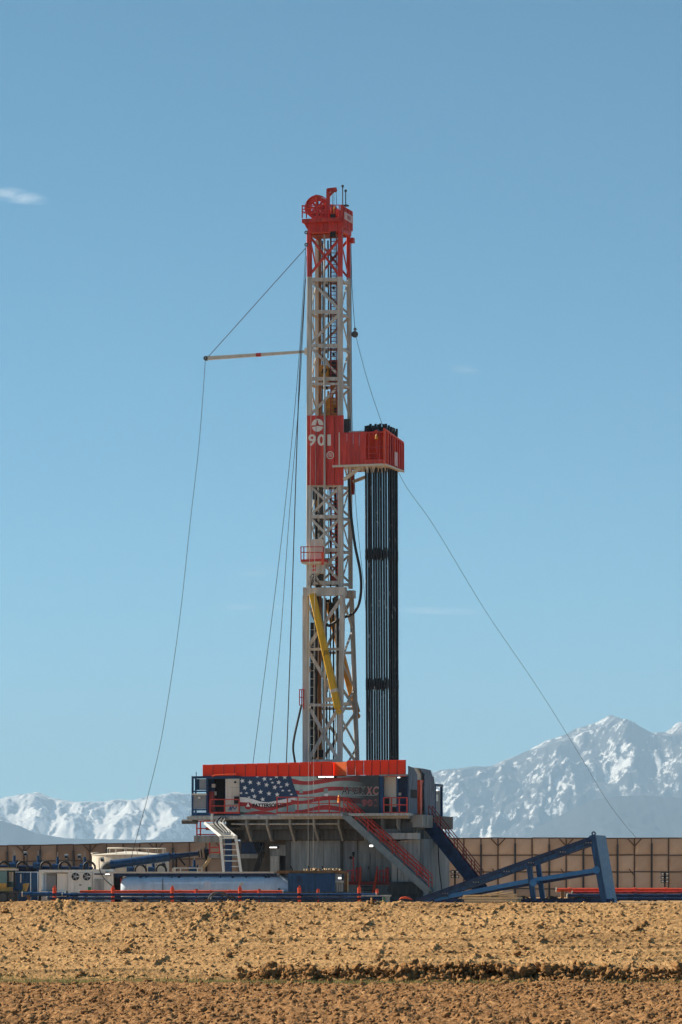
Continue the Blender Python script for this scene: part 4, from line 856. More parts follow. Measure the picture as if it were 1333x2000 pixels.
# left: hanging platforms
part('left_platform', pbox(379, 442, 1632, 1645, VF + 1.0, VF + 3), STEEL, sub); part('left_platform', pbox(408, 505, 1668, 1676, VF + 1.6, VF + 3.4), STEEL, sub)
part('wall_panel', pbox(442, 480, 1602, 1640, VF + 3, VF + 3.2), STEELD, sub)
part('tank_box', pbox(471, 506, 1645, 1667.5, VF + 1.6, VF + 3), NAVY, sub)
for (a, b) in (((385, 1604), (385, 1632)), ((392, 1604), (392, 1632)), ((424, 1604), (424, 1632)), ((384, 1604), (424, 1604)), ((384, 1618), (424, 1618)), ((384, 1630), (424, 1630)), ((410, 1646), (410, 1668)), ((430, 1646), (430, 1668)), ((410, 1655), (430, 1655)), ((410, 1665), (430, 1665))):
    part('red_rail', MB().bar(P(*a, VF + 1.1), P(*b, VF + 1.1), .09), RED, sub)
for i in range(5):
    q_ = random.Random(40 + i); part('hydraulic_hose', MB().tube(curve_pts([P(495 + i * 3, 1645, VF + 1), P(505 + i * 2, 1668 + q_.uniform(-5, 5), VF + .8), P(516 - i, 1655 + q_.uniform(-8, 8), VF + .8), P(508 - i * 2, 1690, VF + .9), P(500 - i * 1.5, 1708, VF + .9)]), .06, 6), BLACK, sub, True)
part('drain_hose', MB().tube(curve_pts([P(820, 1675, -3.8), P(829, 1680, -3.4), P(833, 1692, -3.2), P(836, 1672, -2.6), P(841, 1640, -2.0)]), .09, 6), BLACK, sub, True)
for (x0, x1, y0, y1, v) in ((527, 541, 1654.0, 1656.2, wv - .05), (722, 729, 1650, 1654, wv - .6)):
    fx_ = part('floodlight', pbox(x0 - 1, x1 + 3, y0 - 2, y1 + 1.2, v + .005, v + .2), INTER, sub); part('lamp', pbox(x0, x1, y0, y1, v - .03, v), LAMP, fx_)
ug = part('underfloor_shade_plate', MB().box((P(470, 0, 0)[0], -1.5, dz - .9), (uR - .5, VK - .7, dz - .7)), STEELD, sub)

# wind wall round the drill floor
ww = thing('wind_wall', 'bright orange-red vinyl wind wall around the drill floor', 'wind wall', P(595, 1516, VF + .2))
zt1, zb1 = P(595, 1491.5, VF + .15)[2], P(595, 1515.5, VF + .15)[2]
nx = 17; ua, ub = P(396, 1500, VF + .15)[0], P(650, 1500, VF + .15)[0]
for i in range(12):
    a = ua + (ub - ua) * i / 12; b = ua + (ub - ua) * (i + 1) / 12
    part('vinyl_panel', MB().box((a + .01, VF + .15, zb1), (b - .01, VF + .17, zt1 + .012 * i)), VINYL, ww); part('stud', MB().box((b - .03, VF + .08, zb1), (b + .03, VF + .145, zt1 - .05)), mat('stud_red', (.45, .05, .03), .6), ww)
a, b = P(650, 1500, VF + .1)[0], P(678, 1500, VF + .1)[0]
part('gate_panel', MB().add([(a, VF + .55, zb1), (b, VF + .06, zb1), (b, VF + .06, zt1 + .10), (a, VF + .55, zt1 + .10), (a, VF + .60, zb1), (b, VF + .09, zb1), (b, VF + .09, zt1 + .10), (a, VF + .60, zt1 + .10)],
     [(0, 1, 2, 3), (7, 6, 5, 4), (0, 4, 5, 1), (1, 5, 6, 2), (2, 6, 7, 3), (3, 7, 4, 0)]), mat('sunlit_red_vinyl', (.85, .20, .05), .6, var=.15, trans=.4), ww)  # orange holds the sun's glow on the angled red vinyl
part('gate_return', MB().box((a - .02, VF + .18, zb1), (a + .01, VF + .6, zt1 + .09)), VINYL, ww)
ua, ub = b, P(793.5, 1500, VF + .1)[0]
for i in range(7):
    a = ua + (ub - ua) * i / 7; b = ua + (ub - ua) * (i + 1) / 7
    part('vinyl_panel', MB().box((a + .01, VF + .1, zb1 + .02), (b - .01, VF + .12, zt1 + .2)), VINYL, ww); part('stud', MB().box((b - .05, VF + .03, zb1 + .03), (b - .01, VF + .095, zt1 + .15)), MATS['stud_red'], ww)
part('base_rail', MB().box((P(396, 1500, VF)[0], VF + .05, zb1 - .1), (ub, VF + .3, zb1 - .003)), ORANGE, ww)

part('warm_pipe', MB().tube(curve_pts([P(415, 1517, VF - .1), P(420, 1514.5, VF - .1), P(440, 1513, VF - .1), P(462, 1512.5, VF - .1)]), .05, 6), ORANGE, ww)

# operator house on the left of the floor
oh = thing('operator_house', 'blue framed operator house at the left end of the drill floor', 'cabin', P(422, 1595, VF))
def ob(n_, x0, x1, y0, y1, va, vb, m, par=None): return part(n_, pbox(x0, x1, y0, y1, va, vb), m, par or oh)
for x in (374.5, 403): ob('frame_post', x, x + 2.6, 1518, 1594, VF - .02, VF + .2, BLUE)
ob('frame_post', 381, 383, 1520, 1592, VF + 2.2, VF + 2.4, BLUE)
for y in (1517.5, 1544, 1580): ob('frame_beam', 374.5, 405.6, y, y + 3, VF - .05, VF + .18, BLUE)
ob('roof_beam', 405.6, 470, 1517, 1521, VF - .05, VF + .3, NAVY); ob('base_beam', 374.5, 416, 1587, 1593.6, VF - .06, VF + .3, BLUE); ob('base_beam', 440, 468, 1587, 1593.6, VF - .06, VF + .3, BLUE)
ob('panel', 390, 403, 1521.5, 1543, VF + .1, VF + .2, GREYP); ob('panel', 382, 390, 1521.5, 1543, VF + .4, VF + .5, BLUE)
ob('counter', 376, 403, 1549.5, 1552.5, VF - .2, VF + .3, CREAM); ob('panel', 377, 402.8, 1553, 1579.5, VF + .04, VF + .2, GREYP); ob('lamp_bracket', 387.5, 391.5, 1556, 1560, VF - .06, VF + .03, ALU)
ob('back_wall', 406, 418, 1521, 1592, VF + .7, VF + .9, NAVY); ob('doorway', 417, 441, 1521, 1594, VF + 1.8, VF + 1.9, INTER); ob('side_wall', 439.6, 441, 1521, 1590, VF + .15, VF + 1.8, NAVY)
ob('instrument_box', 414, 420, 1531, 1538, VF + .5, VF + .69, CREAM); ob('instrument_box', 417, 422, 1546, 1553.5, VF + .5, VF + .69, CREAM)
ob('cable_reel', 409, 417, 1546, 1585, VF + .2, VF + .6, MAROON); ob('drain_pipe', 412, 416, 1587, 1604, VF - .3, VF - .1, ALU)
cbn = ob('cabinet', 440.8, 468, 1521.3, 1586.5, VF + .02, VF + .5, CREAM)
for a in ((457.5, 461.5, 1526, 1529.5), (457.5, 467, 1555.5, 1570)): ob('fitting', *a, VF - .04, VF + .015, INTER, cbn)
ob('seam', 451, 466.5, 1537.6, 1538.2, VF + .005, VF + .018, GREYP, cbn); ob('seam', 447, 467, 1571.3, 1572.2, VF + .005, VF + .018, GREYP, cbn)
part('scribble', MB().tube(curve_pts([P(447, 1583, VF + .008), P(451, 1575, VF + .008), P(451, 1583, VF + .008), P(456, 1574, VF + .008), P(458, 1581, VF + .008), P(463, 1575, VF + .008)]), .035, 5), BLUEL, cbn)
part('side_sheet', MB().box((P(374.5, 0, VF)[0], VF + .3, dz), (P(374.5, 0, VF)[0] + .04, VF + 2.2, dz + .25)), BLUE, oh); ob('roof', 374.5, 470, 1515.6, 1517.3, VF - .08, VF + 3, NAVY); ob('stub_mast', 383, 384, 1508, 1516, VF, VF + .06, STEELD)

# flag banner on the front of the floor
bn = thing('flag_banner', 'printed banner with stars and stripes fading into charcoal lettering', 'banner', P(604, 1590, VF))
vb = VF - .12
def pp(x, y, d=0.0): q_ = P(x, y, vb - d); return q_
part('backing', pbox(468.5, 740.5, 1516, 1591, vb, vb + .06), PRINTK, bn)
def flat(nm, poly, m, d, par=None):
    mb = MB(); n_ = len(poly); mb.add([pp(x, y, d) for x, y in poly] + [pp(x, y, d - .003) for x, y in poly], [tuple(range(n_)), tuple(range(n_, 2 * n_))[::-1]] + [(i, (i + 1) % n_, n_ + (i + 1) % n_, n_ + i) for i in range(n_)])
    return part(nm, mb, m, par or bn)
def ribbon(nm, x0, x1, top, bot, m, d, n_=22):
    xs2 = [x0 + (x1 - x0) * i / n_ for i in range(n_ + 1)]
    return strip(nm, [(x, top(x)) for x in xs2], [(x, bot(x)) for x in xs2], m, d)
def strip(nm, tp, bt, m, d):
    n_ = len(tp); vs = [pp(x, y, d) for x, y in tp] + [pp(x, y, d) for x, y in bt]; k = 2 * n_
    vs += [pp(x, y, d - .003) for x, y in tp] + [pp(x, y, d - .003) for x, y in bt]
    fs = [(i, n_ + i, n_ + i + 1, i + 1) for i in range(n_ - 1)] + [(k + i, k + i + 1, k + n_ + i + 1, k + n_ + i) for i in range(n_ - 1)] + [(i, i + 1, k + i + 1, k + i) for i in range(n_ - 1)] + [(n_ + i, k + n_ + i, k + n_ + i + 1, n_ + i + 1) for i in range(n_ - 1)]
    return part(nm, MB().add(vs, fs), m, bn)
ip = lambda pts: (lambda x: float(np.interp(x, [a for a, _ in pts], [b for _, b in pts])))
# stripes left of and below the star field
w1 = ip([(468, 1557), (480, 1557.5), (495, 1561), (510, 1566), (525, 1567), (545, 1563), (560, 1560), (583, 1556)])
w2 = lambda x: w1(x) + 9.5 - max(0, (x - 530)) * .05
w3 = lambda x: w2(x) + (8 if x < 520 else 8 - (x - 520) * .03); w4 = lambda x: w3(x) + 8.5
strip('stripe', [(x, w1(x) - 1) for x in range(469, 583, 6)], [(x, w2(x)) for x in range(469, 583, 6)], PRINTW, .006)
strip('stripe', [(x, w2(x)) for x in range(469, 583, 6)], [(x, w3(x)) for x in range(469, 583, 6)], PRINTR, .0065)
strip('stripe', [(x, w3(x)) for x in range(469, 583, 6)], [(x, min(1590.4, 1586 + (x - 469) * .04)) for x in range(469, 583, 6)], PRINTT, .007)
hump = ip([(469, 1590), (480, 1588.5), (495, 1584.5), (510, 1583.5), (525, 1585.5), (540, 1588.5), (548, 1590.3)])
strip('stripe', [(x, hump(x)) for x in range(478, 548, 5)], [(x, 1590.5) for x in range(478, 548, 5)], PRINTR, .0085)
def fade(nm, c0, c1, x0, x1):
    m = mat(nm, c0, .55, var=.2, scale=1.2); n = m.node_tree.nodes; l = m.node_tree.links
    if n.get('fademix'): return m
    co = n.new('ShaderNodeTexCoord'); sp = n.new('ShaderNodeSeparateXYZ'); l.new(co.outputs['Object'], sp.inputs[0])
    o_ = OFF[bn.name][0]; mr = n.new('ShaderNodeMapRange'); mr.inputs[1].default_value = P(x0, 1550, vb)[0] - o_; mr.inputs[2].default_value = P(x1, 1550, vb)[0] - o_; l.new(sp.outputs[0], mr.inputs[0])
    mi = n.new('ShaderNodeMixRGB'); mi.name = 'fademix'; rp = [q for q in n if q.type == 'VALTORGB'][0]
    l.new(mr.outputs[0], mi.inputs[0]); l.new(rp.outputs[0], mi.inputs[1]); mi.inputs[2].default_value = (*c1, 1); l.new(mi.outputs[0], n['Principled BSDF'].inputs['Base Color']); return m
FT = fade('print_shaded_white_fading', (.40, .54, .53), (.045, .05, .055), 640, 715); FR = fade('print_red_fading', (.42, .045, .05), (.06, .035, .04), 640, 705)  # teal is white stripe print with shade in its colour
wave = lambda x, a: 4.2 * math.sin((x - 575) / 24.0 + a * .55)
for k in range(5):
    y0 = 1512 + k * 19.0
    e0 = lambda x: y0 - 2 + wave(x, k); e1 = lambda x: y0 + 8.5 + wave(x, k + .35) + 1.6 * math.sin(x / 13.0); e2 = lambda x: y0 + 17 + wave(x, k + 1)
    cl_y = lambda v: max(1516.5, min(1590.4, v))
    if y0 + 8 > 1518: strip('stripe', [(x, cl_y(e0(x))) for x in range(569, 715, 5)], [(x, cl_y(e1(x)) + .02) for x in range(569, 715, 5)], FT, .004 + .0003 * k)
    strip('stripe', [(x, cl_y(e1(x))) for x in range(569, 705, 5)], [(x, cl_y(e2(x)) + .02) for x in range(569, 705, 5)], FR, .0058 + .0003 * k)
can = flat('star_field', [(468.6, 1516.2)] + [(569, 1516.2), (573, 1530), (578, 1545), (583, 1556)] + [(x, w1(x)) for x in (570, 560, 545, 525, 510, 495, 480, 468.6)], PRINTN, .0105)
ST = [(583, 283), (662, 297), (747, 308), (805, 263), (868, 265), (885, 300), (947, 297), (1030, 320), (1008, 245), (925, 238), (733, 240), (608, 352), (685, 377), (766, 393), (826, 323), (908, 347), (970, 342), (988, 380), (1053, 380), (850, 410), (932, 420), (625, 405), (570, 405), (705, 438), (787, 467), (650, 447), (1075, 418)]
for i, (sx, sy) in enumerate(ST):
    x, y = 360 + sx / 5.127, 1470 + sy / 5.127; big = 5.2 if i not in (4, 5, 10, 16, 17, 18, 21, 22, 25, 26) else 4.0; tl = random.uniform(-.3, .3); sqz = 1.0 if big > 5 else .62
    pts = []
    for k in range(10):
        a = PI / 2 + k * PI / 5 + tl; r = big if k % 2 == 0 else big * .40; pts.append((x + r * math.cos(a), max(1516.4, y - r * math.sin(a) * sqz)))
    flat('star', pts, PRINTW, .0125, can)
ec = P(485, 1574, vb - .02)
em = part('emblem', MB().ring((ec[0], vb - .016, ec[2]), 'v', 0, .28, .006, 24), PRINTR, bn)
part('emblem_mark', MB().prism([(-.16, -.05), (.16, -.05), (.05, .10), (.015, .27), (-.015, .27), (-.05, .10)], .006, lambda x, y, d: (ec[0] + x, vb - .020 - d, ec[2] + y)), PRINTW, em)
text('PATTERSON-UTI', .40, PRINTB, bn, P(494, 1577, vb - .016), 'lettering', bold=.016, width=P(562, 1577, vb)[0] - P(494, 1577, vb)[0], th=.004)
def outlined(word, size, m_out, m_in, x0, x1, y, bold, shear=0.0):
    w_ = P(x1, y, vb)[0] - P(x0, y, vb)[0]; n_ = len(word); cw_ = w_ / n_
    for i, ch_ in enumerate(word):
        p_ = P(x0, y, vb)[0] + i * cw_; z_ = P((x0 + x1) / 2, y, vb)[2]
        k_ = .45 if ch_ == '1' else 1.0; p_ += cw_ * (1 - k_) * .4
        o_ = text(ch_, size, m_out, bn, (p_ + .02, vb - .012, z_), 'letter', bold=bold, width=cw_ * .93 * k_, th=.003, shear=shear)
        text(ch_, size * .93, m_in, o_, (p_ + .02 + cw_ * .05 * k_, vb - .017, z_ + size * .022), 'letter_fill', bold=bold - .030, width=cw_ * .83 * k_, th=.003, shear=shear)
outlined('APEX', .80, PRINTG, PRINTB, 667, 715, 1551.5, .028, .12)
outlined('XC', .80, PRINTG, PRINTP, 715.5, 741, 1551.5, .028, .12)
outlined('901', .64, PRINTP, PRINTK, 706, 740, 1574, .022)
part('underline', pbox(673, 738, 1553, 1554, vb - .012, vb - .004), PRINTG, bn)
for (x0, x1, y0, y1, m) in ((633, 641, 1540, 1549, PRINTT), (634, 641, 1550, 1555, PRINTW), (585, 592, 1541, 1549, PRINTT)): part('patch', pbox(x0, x1, y0, y1, vb - .014, vb - .009), m, bn)
fx_ = part('strip_light', pbox(619, 656, 1515.2, 1520, vb - .25, vb - .02), INTER, bn); part('lamp', pbox(622, 636, 1516.2, 1518.6, vb - .28, vb - .252), LAMP, fx_); part('lamp', pbox(637.5, 652, 1516.2, 1518.6, vb - .28, vb - .252), LAMP, fx_)

# recess and tarps at the right end
rc = thing('tarped_end_bay', 'blue bay with silver tarps and orange post at the right end of the floor', 'bay', P(797, 1590, VF))
def rb2(n_, *a, m=BLUE): return part(n_, pbox(*a), m, rc)
rb2('post', 740.6, 749, 1516, 1591, VF - .02, VF + .2, m=BLUE); rb2('locker', 749, 774, 1517, 1590, VF + .5, VF + .7, m=CREAM); rb2('post', 775, 777.5, 1516, 1590, VF - .03, VF + .12, m=BLUE)
rb2('back_wall', 777.5, 796.5, 1516, 1590, VF + .9, VF + 1.0, m=NAVY); rb2('side_post', 794.8, 796.8, 1512, 1591, VF + .02, VF + .2, m=NAVY); rb2('monitor', 779, 784, 1548, 1554, VF + .8, VF + .89, m=CREAM)
rb2('dark_box', 752, 760, 1557, 1590, VF + .35, VF + .49, m=INTER); rb2('dark_box', 766, 776, 1576, 1590, VF + .35, VF + .49, m=INTER); rb2('roof_edge', 740, 797, 1512.5, 1515.5, VF - .1, VF + .9, m=STEEL)
rb2('lamp', 777, 781, 1517.5, 1519.5, VF - .12, VF + .02, m=LAMP)
ue = uR
def tarp(nm, prof, x0, m=TARP, th=.06):          # profile in (v, z) on the right-hand side
    return part(nm, MB().prism(prof, th, lambda v_, z_, d: (x0 + d, v_, z_)), m, rc)
Z = lambda y: P(830, y, 0)[2]
tarp('tarp', [(VF + .05, Z(1593)), (VF + 2.35, Z(1591)), (VF + 2.35, Z(1515)), (VF + 1.4, Z(1503)), (VF + .05, Z(1500))], ue)
tarp('window', [(VF + .5, Z(1561)), (VF + 2.15, Z(1561)), (VF + 2.15, Z(1545)), (VF + .5, Z(1545))], ue + .062, INTER, .02); 
tarp('inner_wall', [(VF + 2.3, Z(1592)), (VF + 5.5, Z(1592)), (VF + 5.5, Z(1501)), (VF + 2.0, Z(1501))], ue - .28, BEIGE)
tarp('tarp', [(VF + 4.35, Z(1592)), (VF + 7.2, Z(1594)), (VF + 7.2, Z(1534)), (VF + 6.9, Z(1516)), (VF + 4.35, Z(1512)), (VF + 4.35, Z(1512))], ue)
tarp('tarp', [(VF + 4.37, Z(1512)), (VF + 6.9, Z(1516)), (VF + 6.3, Z(1503)), (VF + 3.2, Z(1502))], ue - .08)
tarp('end_panel', [(VF + 5.6, Z(1520)), (VF + 6.9, Z(1520)), (VF + 6.9, Z(1501)), (VF + 5.6, Z(1501))], ue - .5, STEEL)
part('orange_post', MB().box((ue - .12, VF + 2.95, dz), (ue + .10, VF + 3.5, Z(1525))), ORANGE, rc); part('orange_beam', MB().box((ue - .10, VF + 3.52, Z(1529)), (ue - .02, VF + 4.3, Z(1524.5))), ORANGE, rc)
for y in (1539, 1542): part('lamp', MB().box((ue - .18, VF + 3.55, Z(y)), (ue - .15, VF + 4.25, Z(y - 1.6))), LAMP, rc)
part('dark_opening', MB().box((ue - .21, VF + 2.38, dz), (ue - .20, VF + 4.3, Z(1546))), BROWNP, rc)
eb = part('end_frame', MB().box((ue - .1, VF + 7.25, Z(1534)), (ue + .1, VF + 9.4, Z(1529))), BLUE, rc)
for v_ in (VF + 7.3, VF + 9.2): part('frame_post', MB().box((ue - .1, v_, dz), (ue + .08, v_ + .16, Z(1534.2))), BLUE, eb)
part('panel', MB().box((ue - .12, VF + 7.5, dz), (ue - .06, VF + 9.15, Z(1542))), STEEL, eb); part('panel', MB().box((ue - .05, VF + 7.8, Z(1563)), (ue - .02, VF + 8.4, Z(1550))), ALU, eb); part('panel', MB().box((ue - .05, VF + 7.7, dz), (ue - .02, VF + 8.9, Z(1578))), GREYP, eb)
part('lamp', MB().box((ue - .03, VF + 7.6, Z(1542.5)), (ue + .0, VF + 8.3, Z(1540.5))), LAMP, eb)

# railings along the floor front
def railing(nm, label, x0, x1, yt, yb, v, nposts, m=RED, ymid=None):
    r = thing(nm, label, 'railing', P((x0 + x1) / 2, yb, v)); ym = ymid or (yt + yb) / 2
    for y in (yt, ym): part('rail', MB().bar(P(x0, y, v), P(x1, y, v), .065), m, r)
    part('toe_board', MB().bar(P(x0, yb - 1.6, v), P(x1, yb - 1.6, v), .13, .04), m, r)
    for i in range(nposts): x = x0 + (x1 - x0) * i / (nposts - 1); part('post', MB().bar(P(x, yb, v), P(x, yt, v), .075), m, r)
    return r
railing('railing', 'red railing in front of the flag banner', 541.5, 664, 1557, 1589, VF - 1.05, 7, ymid=1569)
railing('railing', 'red railing in front of the white cabinet', 411, 467.5, 1561.5, 1589, VF - .35, 3, ymid=1574)
railing('railing', 'red railing at the right corner bay', 750, 795.5, 1558, 1589, VF - .3, 4, ymid=1572)
wkw = solo('walkway', pbox(541, 800, 1588.6, 1594, VF - 1.15, VF - .26), STEELL, 'narrow grey walkway along the front of the drill floor', 'walkway', P(670, 1590, VF - .7))
cl_ = solo('safety_cone', MB().tube([P(662.5, 1567, VF - .9), P(662.5, 1566, VF - .9), P(662.5, 1556, VF - .9), P(662.5, 1553, VF - .9)], [.15, .12, .10, .04], 8), mat('hi_vis_orange', (.95, .30, .02), .5), 'orange hi-vis marker at the top of the grey stair', 'marker', P(662.5, 1567, VF - .9))

# ------------------------------------------------------------------ stairs
def stair(nm, label, p0, p1, v, width, sw, m, rm, treads, rails, posts, off=(3, -30)):
    s = thing(nm, label, 'stairs', P(*p1, v)); a, b = Vector(P(*p0, v)), Vector(P(*p1, v))
    for k, dv in enumerate((0, width)):
        part('stringer', MB().bar(a + Vector((0, dv, 0)), b + Vector((0, dv, 0)), sw, .10), m, s)
    for i in range(treads):
        q_ = a + (b - a) * ((i + .5) / treads); part('tread', MB().box((q_.x - .14, q_.y + .06, q_.z - .02), (q_.x + .14, q_.y + width - .06, q_.z + .03)), m, s)
    for dv in (0, width):
        for h in rails: part('handrail', MB().bar(a + Vector((0, dv, h)), b + Vector((0, dv, h)), .06), rm, s)
        for i in range(posts):
            q_ = a + (b - a) * (i / (posts - 1)); part('post', MB().bar(q_ + Vector((0, dv, .1)), q_ + Vector((0, dv, max(rails))), .06), rm, s)
    return s
stair('stair', 'long grey stair with red handrails down from the drill floor', (672, 1590), (838, 1742), VF - 1.1, .9, .50, SLATE, RED, 30, (.62, .95, 1.25), 8)
stair('stair', 'dark navy stair going down behind the tilted blue frame', (838, 1612), (938, 1738), -1.5, .9, .85, NAVY, MAROON, 26, (.9, 1.45), 7)
fs_ = thing('service_stair', 'small red railed steps at the doors of the substructure', 'stairs', P(722, 1765, wv - 1.2))
for (x0, x1, yt) in ((679, 697, 1700), (742, 757, 1700)):
    for y in (yt, yt + 12): part('rail', MB().bar(P(x0, y, wv - .6), P(x1, y, wv - .6), .06), RED, fs_)
    for x in (x0, (x0 + x1) / 2, x1): part('post', MB().bar(P(x, 1728, wv - .6), P(x, yt, wv - .6), .07), RED, fs_)
part('landing', pbox(678, 762, 1722, 1728, wv - .7, wv - .1), MAROON, fs_); part('base', pbox(681, 760, 1728, 1764, wv - .6, wv - .15), STEEL, fs_)
for (x0, x1) in ((705, 699), (737, 728)):
    for h in (0, .45): part('handrail', MB().bar((lambda p: (p[0], p[1], p[2] - h))(P(x0, 1700, wv - .7)), (lambda p: (p[0], p[1], p[2] - h))(P(x1, 1745, wv - 1.8)), .08), ORANGE, fs_)  # red rails coloured orange, sunlight painted in
    part('post', MB().bar(P(x0, 1726, wv - .7), P(x0, 1692, wv - .7), .1), RED, fs_)
part('gate', pbox(695.5, 704, 1694, 1724, wv - .62, wv - .55), MAROON, fs_); part('gate', pbox(753, 760, 1694, 1724, wv - .62, wv - .55), MAROON, fs_)
for i in range(4): part('tread', pbox(700, 735, 1731 + i * 7, 1733 + i * 7, wv - .95 - .3 * i, wv - .62 - .3 * i), STEELD, fs_)
lp = thing('beacon_post', 'slim red post with black alarm horn by the substructure door', 'post', P(690.5, 1728, wv - .6))
part('pole', MB().bar(P(690.5, 1728, wv - .6), P(690.5, 1672, wv - .6), .07), RED, lp); part('horn', MB().tube([P(690.7, 1674, wv - .6), P(690.7, 1670, wv - .6), P(690.7, 1665, wv - .6), P(690.7, 1664, wv - .6)], [.04, .08, .12, .05], 8), INTER, lp); part('alarm', MB().tube([P(683, 1675, wv - .6), P(685, 1675, wv - .6), P(688, 1675.5, wv - .6), P(690, 1675.5, wv - .6)], [.05, .12, .08, .03], 8), INTER, lp)
# aluminium ladder tray
tr = thing('cable_ladder', 'aluminium cable ladder stepping down from the drill floor', 'ladder', P(455, 1764, VF - 1.2))
def lad(a0, a1, b0, b1, v0_, v1_, n_, m):
    A0, A1, B0_, B1_ = [Vector(P(*q_, v)) for q_, v in ((a0, v0_), (a1, v1_), (b0, v0_), (b1, v1_))]
    part('side_rail', MB().bar(A0, A1, .2, .08), m, tr); part('side_rail', MB().bar(B0_, B1_, .2, .08), m, tr)
    for i in range(n_): t = (i + .5) / n_; part('rung', MB().bar(A0.lerp(A1, t), B0_.lerp(B1_, t), .06, .04), m, tr)
lad((400, 1607), (432, 1634), (428, 1606), (463, 1636), VF - .6, VF - 1.6, 9, ALU); lad((431, 1632), (443, 1764), (461, 1632), (480, 1764), VF - 1.7, VF - 1.2, 12, ALU)
part('tray_plate', MB().add([P(402, 1609, VF - .55), P(427, 1608, VF - .55), P(460, 1637, VF - 1.55), P(433, 1636, VF - 1.55)], [(0, 1, 2, 3)]), BEIGE, tr); part('cable_bundle', pbox(440, 453, 1634, 1764, VF - 1.5, VF - 1.4), NAVY, tr)
for i in range(7):
    q_ = random.Random(70 + i); part('cable', MB().tube(curve_pts([P(430 + i * 1.5, 1596, VF - .2), P(424 + i * 3, 1600 + q_.uniform(-3, 3), VF - .5), P(418 + i * 3.5, 1608, VF - .7), P(436 + i * 2.5, 1626, VF - 1.3)]), .05, 5), ALU if i % 2 else BLACK, tr, True)
# ------------------------------------------------------------------ pipelines along the front of the pad
YP = 262.0
def wt(nm, label, cat, px, py, Y, group=None): return thing(nm, label, cat, Q(px, py, Y)[:2] + (PAD,), 'world', group)
def wb(nm, par, x0, x1, y0, y1, Y0, Y1, m): return part(nm, wbox(x0, x1, y0, y1, Y0, Y1), m, par)
def wtube(nm, par, pts, r, m, n=10): return part(nm, MB().tube([Q(*p) for p in pts], r, n), m, par, True)
def line(nm, label, x0, x1, y, Y, r, m, bands, grp):
    t = wt(nm, label, 'pipe', (x0 + x1) / 2, 1760, Y, grp)
    wtube('pipe', t, [(x0, y, Y), ((x0 + x1) / 2, y, Y), (x1, y, Y)], r, m, 12)
    for x in bands: wtube('coupling', t, [(x - 2.2, y, Y), (x + 2.2, y, Y)], r * 1.28, m, 12)
    for x in (x0, x1): wtube('end_cap', t, [(x - 1, y, Y), (x + 1, y, Y)], r * 1.15, CREAM, 12)
    k = x0 + 12
    while k < x1: wb('sleeper', t, k - 3, k + 3, y + 2, 1772, Y - .3, Y + .3, BROWNP); k += 150
    return t
line('pipeline', 'upper blue pipeline held by red clamps along the pad edge', 122, 735, 1747.3, YP, .105, BLUE, (165, 300, 360, 430, 545, 660), 'pipelines along the pad')
line('pipeline', 'lower blue pipeline nearest the earth bank', 92, 748, 1754.6, YP - .5, .105, NAVY, (140, 260, 400, 520, 640), 'pipelines along the pad')
line('pipeline', 'orange-red pipeline lying above the two blue pipelines', 156, 553, 1741.6, YP + .7, .10, ORANGE, (185, 272, 300, 352, 384, 412, 450, 500), 'pipelines along the pad')
line('pipeline', 'short blue pipeline end beside the yellow dozer', 44, 128, 1746.5, YP + 1.2, .15, BLUE, (60, 96), 'pipelines along the pad')
line('pipeline', 'orange-red pipeline in front of the tan sound wall', 1087, 1470, 1738.2, YP + 26, .15, ORANGE, (1113, 1178, 1240, 1300), 'pipelines along the pad')
line('pipeline', 'dark red pipeline just below the orange-red one by the tan wall', 1118, 1470, 1743.0, YP + 25.6, .10, RED, (1178, 1242), 'pipelines along the pad')
line('pipeline', 'blue pipeline under the red pipelines by the tan wall', 1108, 1470, 1750.2, YP + 25, .17, NAVY, (1135, 1242, 1330), 'pipelines along the pad')
line('pipeline', 'low navy pipeline at the foot of the tan sound wall', 1195, 1470, 1756.0, YP + 24, .12, NAVY, (1242, 1300), 'pipelines along the pad')
names = ['by the white container frame', 'in front of the grey locker unit', 'below the round end of the long tank', 'below the middle of the long tank', 'below the blue skid box', 'by the red railed steps']
for x, nm in zip((107, 221, 337, 469, 585, 702), names):
    t = wt('pipe_clamp', 'upright orange pipe clamp ' + nm, 'clamp', x, 1760, YP, 'clamps of the front pipelines')
    part('upper_jaw', MB().bar(Q(x, 1733.5, YP - .25), Q(x, 1744.5, YP - .25), .26, .34, ch=.06), ORANGE, t)  # red clamp; the orange is sunlight put into the colour
    part('lower_jaw', MB().bar(Q(x, 1750.2, YP - .7), Q(x, 1753, YP - .7), .24, .3, ch=.05), ORANGE, t); part('stem', MB().bar(Q(x, 1733, YP - .2), Q(x, 1762, YP - .2), .15, .2), NAVY, t)
    part('bolt', MB().bar(Q(x - 1.5, 1731.8, YP - .3), Q(x + 1.8, 1733, YP - .3), .2, .2), ORANGE, t)
    part('foot', MB().bar(Q(x, 1757.5, YP - .75), Q(x, 1768, YP - .75), .22, .3), ORANGE, t)
for x, nm in ((384, 'left of the hose coil'), (507, 'right of the hose coil'), (622, 'under the blue skid box'), (737, 'at the far end beside the steps')):
    t = wt('valve', 'small orange valve on the pipeline ' + nm, 'valve', x, 1760, YP + .7, 'small valves on the pipelines')
    part('body', MB().bar(Q(x, 1737.5, YP + .4), Q(x, 1745, YP + .4), .22, .25, ch=.05), ORANGE, t); part('bonnet', MB().bar(Q(x - 2.6, 1738, YP + .4), Q(x + 2.6, 1738, YP + .4), .14, .16), ORANGE, t); part('stand', MB().bar(Q(x, 1745, YP + .5), Q(x, 1768, YP + .5), .12), RED, t)
